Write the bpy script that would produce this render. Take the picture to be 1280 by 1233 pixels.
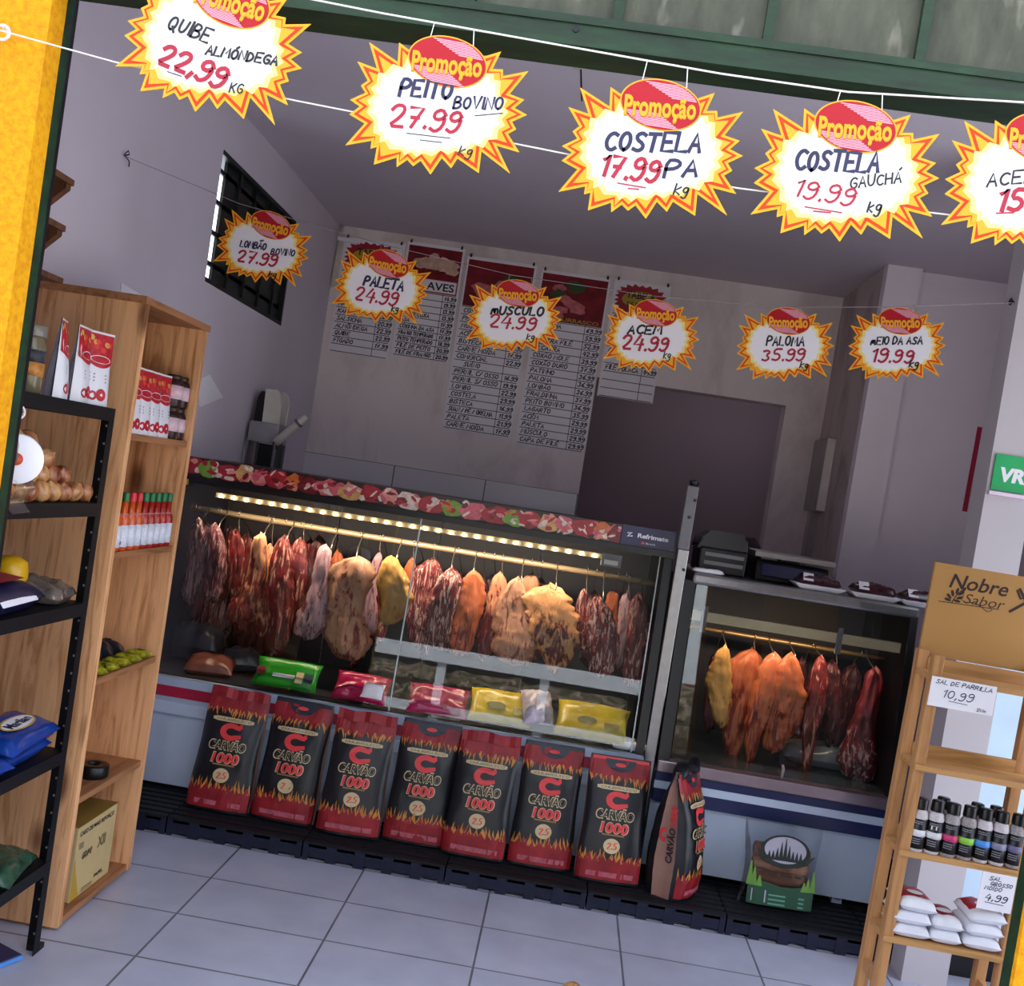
import bpy, math, random
import numpy as np
from mathutils import Vector, Matrix, noise
from mathutils.geometry import tessellate_polygon

for _o in list(bpy.data.objects):
    bpy.data.objects.remove(_o, do_unlink=True)
SC = bpy.context.scene
COL = SC.collection
PI = math.pi

# ---------------------------------------------------------------- camera
FOC, PX, PY, EYE = 1245.0, 648.5, 656.8, 1.5
_a, _b, _c = 0.0343748, 0.0518941, 0.155782
def _rot(rx, ry, rz):
    cx, sx, cy, sy, cz, sz = math.cos(rx), math.sin(rx), math.cos(ry), math.sin(ry), math.cos(rz), math.sin(rz)
    return (np.array([[cz, -sz, 0], [sz, cz, 0], [0, 0, 1]]) @ np.array([[1, 0, 0], [0, cx, -sx], [0, sx, cx]])
            @ np.array([[cy, 0, sy], [0, 1, 0], [-sy, 0, cy]]))
_M = _rot(_a, _b, _c)
def ray(x, y):
    d = _M.T @ np.array([(x - PX) / FOC, (y - PY) / FOC, 1.0])
    return Vector((d[0], d[2], -d[1]))
def aty(x, y, Y):
    d = ray(x, y); return d * (Y / d.y) + Vector((0, 0, EYE))
def atz(x, y, z):
    d = ray(x, y); return d * ((z - EYE) / d.z) + Vector((0, 0, EYE))
def atx(x, y, X):
    d = ray(x, y); return d * (X / d.x) + Vector((0, 0, EYE))

cam = bpy.data.cameras.new('camera')
cam.sensor_fit = 'HORIZONTAL'; cam.sensor_width = 36.0
cam.lens = FOC / 1280.0 * 36.0
cam.shift_x = -(PX - 640.0) / 1280.0
cam.shift_y = (PY - 616.5) / 1280.0
cam.clip_start = 0.05
camo = bpy.data.objects.new('camera', cam); COL.objects.link(camo)
_r = Vector((_M[0, 0], _M[0, 2], -_M[0, 1])); _d = Vector((_M[1, 0], _M[1, 2], -_M[1, 1])); _f = Vector((_M[2, 0], _M[2, 2], -_M[2, 1]))
camo.matrix_world = Matrix(((_r.x, -_d.x, -_f.x, 0), (_r.y, -_d.y, -_f.y, 0), (_r.z, -_d.z, -_f.z, EYE), (0, 0, 0, 1)))
SC.camera = camo

# ---------------------------------------------------------------- world, sun, exposure
SC.view_settings.view_transform = 'Standard'
SC.view_settings.look = 'None'
SC.view_settings.gamma = 1.0
SC.view_settings.use_curve_mapping = False
SC.view_settings.exposure = 2.05
SC.cycles.use_denoising = True
SC.cycles.max_bounces = 10
SC.cycles.diffuse_bounces = 6
SC.cycles.glossy_bounces = 4
SC.cycles.transparent_max_bounces = 16
SC.cycles.caustics_reflective = False
SC.cycles.caustics_refractive = False
world = bpy.data.worlds.new('sky'); SC.world = world; world.use_nodes = True
_bg = world.node_tree.nodes['Background']
_bg.inputs[0].default_value = (0.80, 0.88, 1.0, 1); _bg.inputs[1].default_value = 1.0
sun = bpy.data.lights.new('sun', 'SUN'); sun.energy = 3.6; sun.angle = 0.01; sun.color = (1.0, 0.97, 0.93)
suno = bpy.data.objects.new('sun', sun); COL.objects.link(suno)
suno.rotation_euler = (math.radians(-38), 0, math.radians(-12))
suno.location = (0, 6, 9)
# light portal in the shop's open front: guides the sky's own light in
_pl = bpy.data.lights.new('front_opening_portal', 'AREA'); _pl.shape = 'RECTANGLE'; _pl.size = 2.0; _pl.size_y = 2.3
_pl.cycles.is_portal = True
_po = bpy.data.objects.new('front_opening_portal', _pl); COL.objects.link(_po)
_po.location = (-0.09, 1.78, 1.15); _po.rotation_euler = (math.radians(90), 0, 0)
_pl2 = bpy.data.lights.new('side_opening_portal', 'AREA'); _pl2.shape = 'RECTANGLE'; _pl2.size = 1.5; _pl2.size_y = 2.5  # portal for an unseen side opening, added to let more daylight in
_pl2.cycles.is_portal = True
_po2 = bpy.data.objects.new('side_opening_portal', _pl2); COL.objects.link(_po2)
_po2.location = (2.24, 2.65, 1.25); _po2.rotation_euler = (math.radians(90), 0, math.radians(90))

# ---------------------------------------------------------------- material helpers
def lin(h):
    h = h.lstrip('#'); v = [int(h[i:i + 2], 16) / 255 for i in (0, 2, 4)]
    return tuple(x / 12.92 if x <= .04045 else ((x + .055) / 1.055) ** 2.4 for x in v) + (1,)
_mats = {}
class NT:
    def __init__(s, m):
        s.t = m.node_tree; s.n = s.t.nodes; s.l = s.t.links
        s.p = s.n['Principled BSDF']
    def new(s, k, **kw):
        n = s.n.new(k)
        for a, v in kw.items(): setattr(n, a, v)
        return n
    def link(s, a, b): s.l.new(a, b)
    def coord(s, scale=(1, 1, 1), rnd=True, loc=(0, 0, 0)):
        tc = s.new('ShaderNodeTexCoord'); mp = s.new('ShaderNodeMapping'); mp.inputs['Scale'].default_value = scale
        mp.inputs['Location'].default_value = loc
        s.link(tc.outputs['Object'], mp.inputs['Vector'])
        if not rnd: return mp.outputs[0]
        oi = s.new('ShaderNodeObjectInfo'); ml = s.new('ShaderNodeMath', operation='MULTIPLY'); ml.inputs[1].default_value = 37.0
        s.link(oi.outputs['Random'], ml.inputs[0])
        ad = s.new('ShaderNodeVectorMath', operation='ADD'); s.link(mp.outputs[0], ad.inputs[0]); s.link(ml.outputs[0], ad.inputs[1])
        return ad.outputs[0]
    def noise(s, vec, scale, detail=3, rough=.55, dist=0):
        n = s.new('ShaderNodeTexNoise'); n.inputs['Scale'].default_value = scale; n.inputs['Detail'].default_value = detail
        n.inputs['Roughness'].default_value = rough; n.inputs['Distortion'].default_value = dist
        s.link(vec, n.inputs['Vector']); return n.outputs['Fac']
    def ramp(s, fac, stops):
        r = s.new('ShaderNodeValToRGB'); e = r.color_ramp.elements
        while len(e) < len(stops): e.new(.5)
        for i, (p, c) in enumerate(stops): e[i].position = p; e[i].color = c
        s.link(fac, r.inputs[0]); return r.outputs[0]
    def mix(s, fac, a, b, mode='MIX'):
        m = s.new('ShaderNodeMix', data_type='RGBA', blend_type=mode)
        for v, k in ((fac, 0), (a, 6), (b, 7)):
            if hasattr(v, 'links'): s.link(v, m.inputs[k])
            else: m.inputs[k].default_value = v
        return m.outputs[2]
    def math(s, op, a, b=0.0):
        m = s.new('ShaderNodeMath', operation=op)
        for v, k in ((a, 0), (b, 1)):
            if hasattr(v, 'links'): s.link(v, m.inputs[k])
            else: m.inputs[k].default_value = v
        return m.outputs[0]
    def bump(s, h, strength=.3, dist=.01):
        b = s.new('ShaderNodeBump'); b.inputs['Strength'].default_value = strength; b.inputs['Distance'].default_value = dist
        s.link(h, b.inputs['Height']); s.link(b.outputs[0], s.p.inputs['Normal'])
def base(name, rough=.5, metal=0.0, spec=.5):
    m = bpy.data.materials.new(name); m.use_nodes = True; t = NT(m)
    t.p.inputs['Roughness'].default_value = rough; t.p.inputs['Metallic'].default_value = metal
    t.p.inputs['Specular IOR Level'].default_value = spec
    return m, t
def pm(name, col, rough=.5, metal=0.0, spec=.5, var=.12, scale=8.0, bump=0.0):
    """plain paint / plastic with a little procedural mottling"""
    if name in _mats: return _mats[name]
    m, t = base(name, rough, metal, spec)
    c = lin(col)
    n = t.noise(t.coord(), scale, 4)
    lo = tuple(max(0, x * (1 - var)) for x in c[:3]) + (1,); hi = tuple(min(1, x * (1 + var)) for x in c[:3]) + (1,)
    t.link(t.ramp(n, [(.3, lo), (.7, hi)]), t.p.inputs['Base Color'])
    if bump: t.bump(n, bump, .004)
    _mats[name] = m; return m
def emit(name, col, s):
    m = bpy.data.materials.new(name); m.use_nodes = True; p = m.node_tree.nodes['Principled BSDF']
    p.inputs['Base Color'].default_value = lin(col); p.inputs['Emission Color'].default_value = lin(col); p.inputs['Emission Strength'].default_value = s
    return m
def glass(name, tint=(1, 1, 1, 1), refl=1.0, ior=1.45, rough=0.0):
    m = bpy.data.materials.new(name); m.use_nodes = True; t = m.node_tree; n = t.nodes; n.remove(n['Principled BSDF'])
    tr = n.new('ShaderNodeBsdfTransparent'); tr.inputs[0].default_value = tint
    gl = n.new('ShaderNodeBsdfGlossy'); gl.inputs['Roughness'].default_value = rough
    fr = n.new('ShaderNodeFresnel'); fr.inputs[0].default_value = ior
    mu = n.new('ShaderNodeMath'); mu.operation = 'MULTIPLY'; mu.inputs[1].default_value = refl
    mx = n.new('ShaderNodeMixShader'); t.links.new(fr.outputs[0], mu.inputs[0]); t.links.new(mu.outputs[0], mx.inputs[0])
    t.links.new(tr.outputs[0], mx.inputs[1]); t.links.new(gl.outputs[0], mx.inputs[2])
    t.links.new(mx.outputs[0], n['Material Output'].inputs[0]); return m

def wood(name, light, dark, knots=True, ax=2):
    m, t = base(name, .55, 0, .35)
    sc = [14, 14, 14]; sc[ax] = 1.1
    v = t.coord(tuple(sc)); n = t.noise(v, 2.2, 5, .6, 1.2)
    c = t.ramp(n, [(.32, lin(dark)), (.5, lin(light)), (.72, tuple(min(1, x * 1.15) for x in lin(light)[:3]) + (1,))])
    sc2 = [70, 70, 70]; sc2[ax] = 2.0
    f = t.noise(t.coord(tuple(sc2)), 2.0, 3); c = t.mix(t.math('MULTIPLY', f, .35), c, lin(dark))
    if knots:
        sk = [5, 5, 5]; sk[ax] = 2.2
        vo = t.new('ShaderNodeTexVoronoi'); vo.inputs['Scale'].default_value = 1.25; t.link(t.coord(tuple(sk)), vo.inputs['Vector'])
        k = t.ramp(vo.outputs['Distance'], [(.10, (1, 1, 1, 1)), (.22, (0, 0, 0, 1))])
        c = t.mix(t.math('MULTIPLY', k, .8), c, lin('5a2c14'))
    t.link(c, t.p.inputs['Base Color']); t.bump(f, .12, .002)
    _mats[name] = m; return m

def wall_paint(name, col, stain=None, stain_amt=.0, sscale=.9, low=None):
    m, t = base(name, .85, 0, .25)
    v = t.coord(rnd=False); n = t.noise(v, 1.3, 5, .6); c0 = lin(col)
    c = t.ramp(n, [(.3, tuple(x * .9 for x in c0[:3]) + (1,)), (.7, c0)])
    if stain:
        s = t.noise(t.coord((1, 1, .45), rnd=False), sscale * 2.2, 6, .65, .6)
        s = t.ramp(s, [(.5, (0, 0, 0, 1)), (.72, (1, 1, 1, 1))])
        c = t.mix(t.math('MULTIPLY', s, stain_amt), c, lin(stain))
    t.link(c, t.p.inputs['Base Color'])
    t.bump(t.noise(v, 60, 3), .08, .003)
    return m

def meat_mat(name, muscle, fat, thr, zs=4.0, xs=26.0, dark='3a0c12', topfat=0.0, z0=-.25, rough=.42, fat2=None):
    m, t = base(name, rough, 0, .4)
    v = t.coord((xs, xs, zs)); n = t.noise(v, 1.0, 5, .62, 1.3)
    if topfat:
        tc = t.new('ShaderNodeTexCoord'); sp = t.new('ShaderNodeSeparateXYZ'); t.link(tc.outputs['Object'], sp.inputs[0])
        mr = t.new('ShaderNodeMapRange'); mr.inputs[1].default_value = z0; mr.inputs[2].default_value = 0.0
        mr.inputs[3].default_value = 0.0; mr.inputs[4].default_value = topfat; t.link(sp.outputs[2], mr.inputs[0])
        n = t.math('ADD', n, mr.outputs[0])
    f = t.ramp(n, [(max(0, thr - .06), (0, 0, 0, 1)), (min(1, thr + .05), (1, 1, 1, 1))])
    n2 = t.noise(t.coord((40, 40, 16)), 1.0, 4)
    mu = t.mix(t.ramp(n2, [(.35, (0, 0, 0, 1)), (.7, (1, 1, 1, 1))]), lin(dark), lin(muscle))
    fa = t.mix(n2, lin(fat), lin(fat2 or fat))
    t.link(t.mix(f, mu, fa), t.p.inputs['Base Color']); t.bump(t.noise(t.coord((30, 30, 12)), 1.6, 5), .55, .012)
    _mats[name] = m; return m

# ---------------------------------------------------------------- mesh builder
class MB:
    def __init__(s): s.v = []; s.f = []; s.m = []
    def add(s, vs, fs, mi=0):
        o = len(s.v); s.v += [tuple(p) for p in vs]; s.f += [tuple(i + o for i in f) for f in fs]; s.m += [mi] * len(fs); return s
    def box(s, x0, x1, y0, y1, z0, z1, mi=0):
        vs = [(x, y, z) for z in (z0, z1) for y in (y0, y1) for x in (x0, x1)]
        return s.add(vs, [(0, 2, 3, 1), (4, 5, 7, 6), (0, 1, 5, 4), (2, 6, 7, 3), (0, 4, 6, 2), (1, 3, 7, 5)], mi)
    def hexa(s, bot, top, mi=0):
        return s.add(list(bot) + list(top), [(3, 2, 1, 0), (4, 5, 6, 7), (0, 1, 5, 4), (1, 2, 6, 5), (2, 3, 7, 6), (3, 0, 4, 7)], mi)
    def tube(s, pts, r, n=8, mi=0, caps=True):
        pts = [Vector(p) for p in pts]; rs = r if isinstance(r, (list, tuple)) else [r] * len(pts)
        vs = []; up = None
        for i, p in enumerate(pts):
            d = (pts[min(i + 1, len(pts) - 1)] - pts[max(i - 1, 0)]).normalized()
            if up is None: up = d.orthogonal().normalized()
            up = (up - d * up.dot(d)); up = up.normalized() if up.length > 1e-6 else d.orthogonal().normalized()
            w = d.cross(up)
            for k in range(n):
                a = 2 * PI * k / n; vs.append(p + (up * math.cos(a) + w * math.sin(a)) * rs[i])
        fs = [(i * n + k, i * n + (k + 1) % n, (i + 1) * n + (k + 1) % n, (i + 1) * n + k) for i in range(len(pts) - 1) for k in range(n)]
        if caps: fs += [tuple(range(n - 1, -1, -1)), tuple((len(pts) - 1) * n + k for k in range(n))]
        return s.add(vs, fs, mi)
    def lathe(s, prof, n=20, mi=0, c=(0, 0, 0), M=None, sq=None):
        vs = []
        for r, z in prof:
            for k in range(n):
                a = 2 * PI * k / n; x, y = math.cos(a), math.sin(a)
                if sq: q = (abs(x) ** sq + abs(y) ** sq) ** (1 / sq); x /= q; y /= q
                p = Vector((r * x, r * y, z))
                if M is not None: p = M @ p
                vs.append(p + Vector(c))
        L = len(prof)
        fs = [(i * n + k, i * n + (k + 1) % n, (i + 1) * n + (k + 1) % n, (i + 1) * n + k) for i in range(L - 1) for k in range(n)]
        fs += [tuple(range(n - 1, -1, -1)), tuple((L - 1) * n + k for k in range(n))]
        return s.add(vs, fs, mi)
    def ball(s, c, rx, ry=None, rz=None, n=14, mi=0, M=None):
        ry = ry or rx; rz = rz or rx
        vs = []; fs = []; R = n // 2
        for i in range(R + 1):
            th = PI * i / R
            for k in range(n):
                a = 2 * PI * k / n; p = Vector((rx * math.sin(th) * math.cos(a), ry * math.sin(th) * math.sin(a), -rz * math.cos(th)))
                if M is not None: p = M @ p
                vs.append(p + Vector(c))
        fs = [(i * n + k, i * n + (k + 1) % n, (i + 1) * n + (k + 1) % n, (i + 1) * n + k) for i in range(R) for k in range(n)]
        return s.add(vs, fs, mi)
    def poly(s, pts, fn, mi=0):
        """flat 2-D polygon laid on a surface by fn(u, v)"""
        tri = tessellate_polygon([[Vector((p[0], p[1], 0)) for p in pts]])
        return s.add([fn(*p) for p in pts], [tuple(t) for t in tri], mi)
    def prism(s, pts, d0, d1, fn, mi=0):
        """polygon extruded between depths d0, d1 by fn(u, v, d)"""
        n = len(pts); tri = [tuple(t) for t in tessellate_polygon([[Vector((p[0], p[1], 0)) for p in pts]])]
        vs = [fn(p[0], p[1], d0) for p in pts] + [fn(p[0], p[1], d1) for p in pts]
        fs = tri + [tuple(i + n for i in t[::-1]) for t in tri] + [(i, (i + 1) % n, n + (i + 1) % n, n + i) for i in range(n)]
        return s.add(vs, fs, mi)
    def quads(s, qs, fn, mi=0):
        for q in qs: s.add([fn(*p) for p in q], [tuple(range(len(q)))], mi)
        return s
    def grid(s, nu, nv, fn, mi=0, closeu=False):
        vs = [fn(i, j) for j in range(nv) for i in range(nu)]; fs = []
        for j in range(nv - 1):
            for i in range(nu if closeu else nu - 1):
                k = (i + 1) % nu; fs.append((j * nu + i, j * nu + k, (j + 1) * nu + k, (j + 1) * nu + i))
        return s.add(vs, fs, mi)
    def mesh(s, name):
        me = bpy.data.meshes.new(name); me.from_pydata(s.v, [], s.f); me.polygons.foreach_set('material_index', s.m); me.update(); return me

def part(name, mb, mats, parent=None, smooth=False, bevel=0, label=None, loc=None, rot=None):
    me = mb.mesh(name) if isinstance(mb, MB) else mb
    if not isinstance(mats, (list, tuple)): mats = [mats]
    if not me.materials:
        for m in mats: me.materials.append(m)
        if smooth: me.polygons.foreach_set('use_smooth', [True] * len(me.polygons))
    o = bpy.data.objects.new(name, me); COL.objects.link(o)
    if parent: o.parent = parent
    if bevel:
        b = o.modifiers.new('bevel', 'BEVEL'); b.width = bevel; b.segments = 2; b.limit_method = 'ANGLE'
    if label: o['label'] = label
    if loc is not None: o.location = loc
    if rot is not None: o.rotation_euler = rot
    return o
def tag(o, label, cat, group=None, kind=None):
    o['label'] = label; o['category'] = cat
    if group: o['group'] = group
    if kind: o['kind'] = kind
    return o
def thing(name, label, cat, loc=(0, 0, 0), rot=(0, 0, 0), group=None):
    o = bpy.data.objects.new(name, None); COL.objects.link(o); o.location = loc; o.rotation_euler = rot
    o.empty_display_size = .05
    return tag(o, label, cat, group)
def struct(name, mb, mats, parent=None, smooth=False):
    o = part(name, mb, mats, parent, smooth)
    if not parent: o['kind'] = 'structure'
    return o
def dup(root, loc, rot, label, group=None, scale=None):
    r = root.copy(); COL.objects.link(r); r.location = loc; r.rotation_euler = rot
    if scale: r.scale = scale
    r['label'] = label
    if group: r['group'] = group
    for ch in list(root.children):
        c = ch.copy(); COL.objects.link(c); c.parent = r
        for g in ch.children:
            d = g.copy(); COL.objects.link(d); d.parent = c
    return r

# ---------------------------------------------------------------- printed letters (built-in font) and pen strokes
_tc = {}
def text2d(s, bold=0.0, shear=0.0):
    """triangles of a printed word: unit cap height, centred on x, baseline 0"""
    k = (s, bold, shear)
    if k in _tc: return _tc[k]
    cu = bpy.data.curves.new('t', 'FONT'); cu.body = s; cu.size = 1.0; cu.offset = bold; cu.shear = shear; cu.fill_mode = 'FRONT'; cu.resolution_u = 3
    ob = bpy.data.objects.new('t', cu); COL.objects.link(ob); bpy.context.view_layer.update()
    me = bpy.data.meshes.new_from_object(ob.evaluated_get(bpy.context.evaluated_depsgraph_get()))
    vs = [(v.co.x, v.co.y) for v in me.vertices]; fs = [tuple(p.vertices) for p in me.polygons]
    bpy.data.objects.remove(ob); bpy.data.curves.remove(cu); bpy.data.meshes.remove(me)
    x0 = min(v[0] for v in vs); x1 = max(v[0] for v in vs)
    vs = [(x - (x0 + x1) / 2, y) for x, y in vs]
    _tc[k] = (vs, fs, x1 - x0); return _tc[k]
def put_text(mb, s, cx, cy, w, h, fn, mi=0, bold=0.0, shear=0.0, rot=0.0):
    """word fitted to width w, cap height h (about .7 em), centre (cx, cy)"""
    vs, fs, tw = text2d(s, bold, shear); sx = w / tw; sy = h / .7; c, q = math.cos(rot), math.sin(rot)
    out = []
    for x, y in vs:
        u, v = x * sx, (y - .35) * sy; out.append(fn(cx + u * c - v * q, cy + u * q + v * c))
    mb.add(out, fs, mi)
_O = '2,0 .6,.8 0,3 .6,5.2 2,6 3.4,5.2 4,3 3.4,.8 2,0'
_A = '0,0 2,6 4,0;.8,2.2 3.2,2.2'
GL = {'A': _A, 'B': '0,0 0,6 2.5,5.8 3.4,4.7 2.4,3.2 0,3.1 2.8,3 4,1.6 2.6,.1 0,0', 'C': '4,5.2 2.6,6 .9,5.2 0,3 .9,.7 2.6,0 4,.9',
 'D': '0,0 0,6 2.2,5.6 4,3 2.2,.3 0,0', 'E': '4,6 0,6 0,0 4,0;0,3 3,3', 'F': '4,6 0,6 0,0;0,3 3,3', 'G': '4,5 2.6,6 .9,5.2 0,3 .9,.7 2.6,0 4,1 4,2.8 2.2,2.8',
 'H': '0,0 0,6;4,0 4,6;0,3 4,3', 'I': '.6,0 .6,6', 'J': '3,6 3,1 1.5,0 0,1', 'K': '0,0 0,6;4,6 0,2.6;1.2,3.5 4,0', 'L': '0,6 0,0 3.6,0',
 'M': '0,0 .6,6 2.4,2 4.2,6 5,0', 'N': '0,0 .2,6 3.7,0 4,6', 'O': _O, 'P': '0,0 0,6 2.6,6 4,4.6 2.8,3 0,2.8', 'Q': _O + ';2.4,1.6 4.4,-.8',
 'R': '0,0 0,6 2.6,6 4,4.6 2.8,3 0,2.8;1.6,2.8 4,0', 'S': '3.8,5.2 2.4,6 .6,5.2 .8,3.8 3.2,2.5 3.6,1 2,0 0,.7', 'T': '0,6 4.4,6;2.2,6 2,0',
 'U': '0,6 .2,1.2 1.8,0 3.6,1.2 4,6', 'V': '0,6 2,0 4,6', 'X': '0,0 4,6;0,6 4,0', 'Z': '0,6 4,6 0,0 4,0',
 '0': _O, '1': '0,4.6 1.6,6 1.4,0', '2': '0,4.6 1,6 3,6 3.8,4.6 2.6,2.4 0,0 4.2,0', '3': '0,5.4 2,6 3.6,4.8 1.6,3.2 3.8,1.6 2,0 0,.8',
 '4': '2.2,6 0,2 4.2,2.2;3.4,4.4 3,-.4', '5': '3.9,6 .6,6 .3,3.4 2.4,3.6 3.8,2 2.4,0 0,.6', '6': '3.4,6 1,4 .1,1.6 1.8,0 3.6,1.2 2.6,3 .4,2.2',
 '7': '0,6 4,6 1.6,0;.9,3 3.2,3', '8': '2,3.1 .5,4.6 2,6 3.5,4.6 2,3.1 .2,1.4 2,0 3.8,1.4 2,3.1', '9': '3.8,4.4 2.4,6 .4,5 .6,3.2 2.6,3 3.8,4.4 3.6,1 1.8,-.5 .2,.4',
 '.': '.3,0 .5,.5', ',': '.7,.6 0,-1.1', '/': '0,0 3,6', '-': '.4,3 2.6,3', 'k': '0,0 .3,5;3,3.6 .2,1.8 3,0', 'g': '3,3.4 1.3,3.8 .2,2.4 1.2,.9 2.8,1.6 3.1,3.8 2.8,-1.2 1.2,-2 0,-1.2',
 'Ó': _O + ';2,7 3.2,8.2', 'Ô': _O + ';.8,6.9 2,8 3.2,6.9', 'Á': _A + ';2.6,7 3.8,8', 'Ã': _A + ';.6,7 1.6,7.8 2.6,7.2 3.6,8', 'É': '4,6 0,6 0,0 4,0;0,3 3,3;1.6,7 2.8,8.2',
 'Í': '.6,0 .6,6;.6,7 1.8,8.2', 'Ç': '4,5.2 2.6,6 .9,5.2 0,3 .9,.7 2.6,0 4,.9;2.4,0 2.8,-.9 1.8,-1.5', 'Ê': '4,6 0,6 0,0 4,0;0,3 3,3;.8,6.9 2,8 3.2,6.9', 'Ú': '0,6 .2,1.2 1.8,0 3.6,1.2 4,6;1.8,7 3,8.2',
 'i': '.4,0 .5,3.6;.5,5 .6,5.4', 'm': '0,0 .3,4 .4,2.6 1.4,4 2,3 2,0 2.1,3 3.2,4 3.9,3 4.2,0', 'n': '0,0 .2,4 .3,2.6 1.6,4 2.4,3 2.6,0', 'l': '.4,6 .4,.4 1,0'}
_SMOOTH = set('BCDGJOPQRSU02356789gÓÔÇÚmn')
def strokes(s, jit=.25, seed=1):
    """pen strokes of a handwritten word in units of cap height: list of polylines, total width"""
    rd = random.Random(seed * 131 + len(s)); out = []; x = 0
    for ch in s:
        if ch == ' ': x += 3.0; continue
        g = GL.get(ch) or GL.get(ch.upper()); wmax = 0; dy = rd.uniform(-jit, jit); sc = 1 + rd.uniform(-.06, .06)
        for st in g.split(';'):
            P = [tuple(float(q) for q in p.split(',')) for p in st.split()]
            wmax = max(wmax, max(p[0] for p in P))
            if ch in _SMOOTH and len(P) > 3:
                Q = [P[0]]
                for a, b in zip(P[:-1], P[1:]): Q += [(a[0] * .75 + b[0] * .25, a[1] * .75 + b[1] * .25), (a[0] * .25 + b[0] * .75, a[1] * .25 + b[1] * .75)]
                P = Q + [P[-1]]
            out.append([((x + px * sc + py * .2) / 6, (py * sc + dy) / 6) for px, py in P])
        x += wmax + 1.35
    return out, max(.1, (x - 1.35) / 6)
def put_pen(mb, s, cx, cy, w, h, fn, mi=0, pen=.004, rot=0.0, seed=1):
    sts, tw = strokes(s, seed=seed); sx = w / tw; c, q = math.cos(rot), math.sin(rot)
    def T(p):
        u, v = (p[0] - tw / 2) * sx, (p[1] - .5) * h; return Vector((cx + u * c - v * q, cy + u * q + v * c))
    for st in sts: pen_line(mb, [T(p) for p in st], pen, fn, mi)
_pk = [0]
def pen_line(mb, P, pen, fn, mi=0):
    _pk[0] = (_pk[0] + 1) % 40; dy_ = _pk[0] * -4e-6
    P = [Vector((p[0], p[1])) for p in P]; n = len(P); L = []; R = []
    for i, p in enumerate(P):
        d = P[min(i + 1, n - 1)] - P[max(i - 1, 0)]
        if d.length < 1e-9: d = Vector((1, 0))
        d.normalize(); w = Vector((-d.y, d.x)) * pen / 2
        e = d * pen * .35 * (-1 if i == 0 else (1 if i == n - 1 else 0))
        L.append(p + w + e); R.append(p - w + e)
    vs = [fn(a.x, a.y) for a in L] + [fn(a.x, a.y) for a in R]
    vs = [(p[0], p[1] + dy_, p[2]) for p in vs]
    mb.add(vs, [(i, n + i, n + i + 1, i + 1) for i in range(n - 1)], mi)
# ================================================================ MATERIALS
M_wall = wall_paint('lilac_grey_wall_paint', 'd8cfd6')
M_wallL = wall_paint('pale_wall_paint', 'd6ccd8')
M_wallR = wall_paint('brightened_rear_wall_paint', 'efe6ee')  # paler copy of the wall paint: brightness for the dim rear put into colour
M_back = wall_paint('stained_beige_wall_paint', 'efe4e4', '9a827e', .5)
M_alcove = wall_paint('damp_stained_plaster', 'cabab8', '6a5a56', .7, 1.3)
M_ceil = wall_paint('ceiling_paint', 'd2c8d4')
M_pillar = wall_paint('white_gloss_column_paint', 'bdb6bb')
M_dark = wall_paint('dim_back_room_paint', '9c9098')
M_white = pm('white_enamel', 'bccae0', .3, 0, .5, .04)
M_offw = pm('pale_blue_plastic', 'a9b8d0', .35, 0, .5, .05)
M_black = pm('black_plastic', '0d0c10', .35, 0, .4, .1)
M_blackmat = pm('black_rubber', '131319', .6, 0, .3, .15, 30, .2)
M_red = pm('red_plastic', 'a8123a', .4)
M_navy = pm('navy_plastic', '1b2350', .35)
M_steel = pm('brushed_steel', '8c8a8c', .3, .9, .5, .08, 40)
M_dsteel = pm('dull_dark_steel', '3c3e46', .35, .6, .5, .15, 12)
M_grey = pm('grey_powder_coat', '6d6a70', .45, .3)
M_doorg = pm('dark_grey_door_panel', '34353c', .5, 0, .3)
M_paper = pm('white_paper', 'e9e6ee', .8, 0, .2, .02)
M_string = pm('white_cord', 'd9d4d6', .8, 0, .2, .05, 60)
M_thread = pm('thin_grey_thread', '8f878e', .8, 0, .2, .05, 60)
M_ink = pm('black_marker_ink', '14141c', .5)
M_inkb = pm('blue_black_marker_ink', '1d1d44', .5)
M_inkr = pm('red_marker_ink', '9c0a2c', .5)
M_glass = glass('clear_glass', (.97, .985, .98, 1), 1.0)
M_film = glass('clear_plastic_film', (.90, .91, .93, 1), .6, 1.45, .25)

# yellow facade plaster, shop floor tile, pavement
M_yel, _t = base('yellow_textured_plaster', .8, 0, .25)
_n = _t.noise(_t.coord(rnd=False), 70, 4, .6); _t.link(_t.ramp(_n, [(.35, lin('c07c00')), (.6, lin('d29400'))]), _t.p.inputs['Base Color']); _t.bump(_n, .55, .006)
M_tile, _t = base('grey_floor_tile', .32, 0, .5)
_br = _t.new('ShaderNodeTexBrick'); _br.offset = 0.0; _br.squash = 1.0
_br.inputs['Scale'].default_value = 1.0; _br.inputs['Mortar Size'].default_value = .0038; _br.inputs['Mortar Smooth'].default_value = .1
_br.inputs['Brick Width'].default_value = .48; _br.inputs['Row Height'].default_value = .2985
_br.inputs['Color1'].default_value = lin('aaabc0'); _br.inputs['Color2'].default_value = lin('b2b3c8'); _br.inputs['Mortar'].default_value = lin('2e2c33')
_t.link(_t.coord(rnd=False, loc=(1.046 + .48 * 4, -3.075 + .2985 * 20, 0)), _br.inputs['Vector'])
_n = _t.noise(_t.coord(rnd=False), 5, 5)
_t.link(_t.mix(.25, _br.outputs['Color'], _t.ramp(_n, [(.3, lin('9092a2')), (.7, lin('cccddc'))]), 'MIX'), _t.p.inputs['Base Color'])
M_pave, _t = base('sunlit_concrete_pavement', .9, 0, .2)
_t.link(_t.ramp(_t.noise(_t.coord(rnd=False), 3, 6), [(.3, lin('8f8a84')), (.7, lin('b8b2a8'))]), _t.p.inputs['Base Color'])
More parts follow.
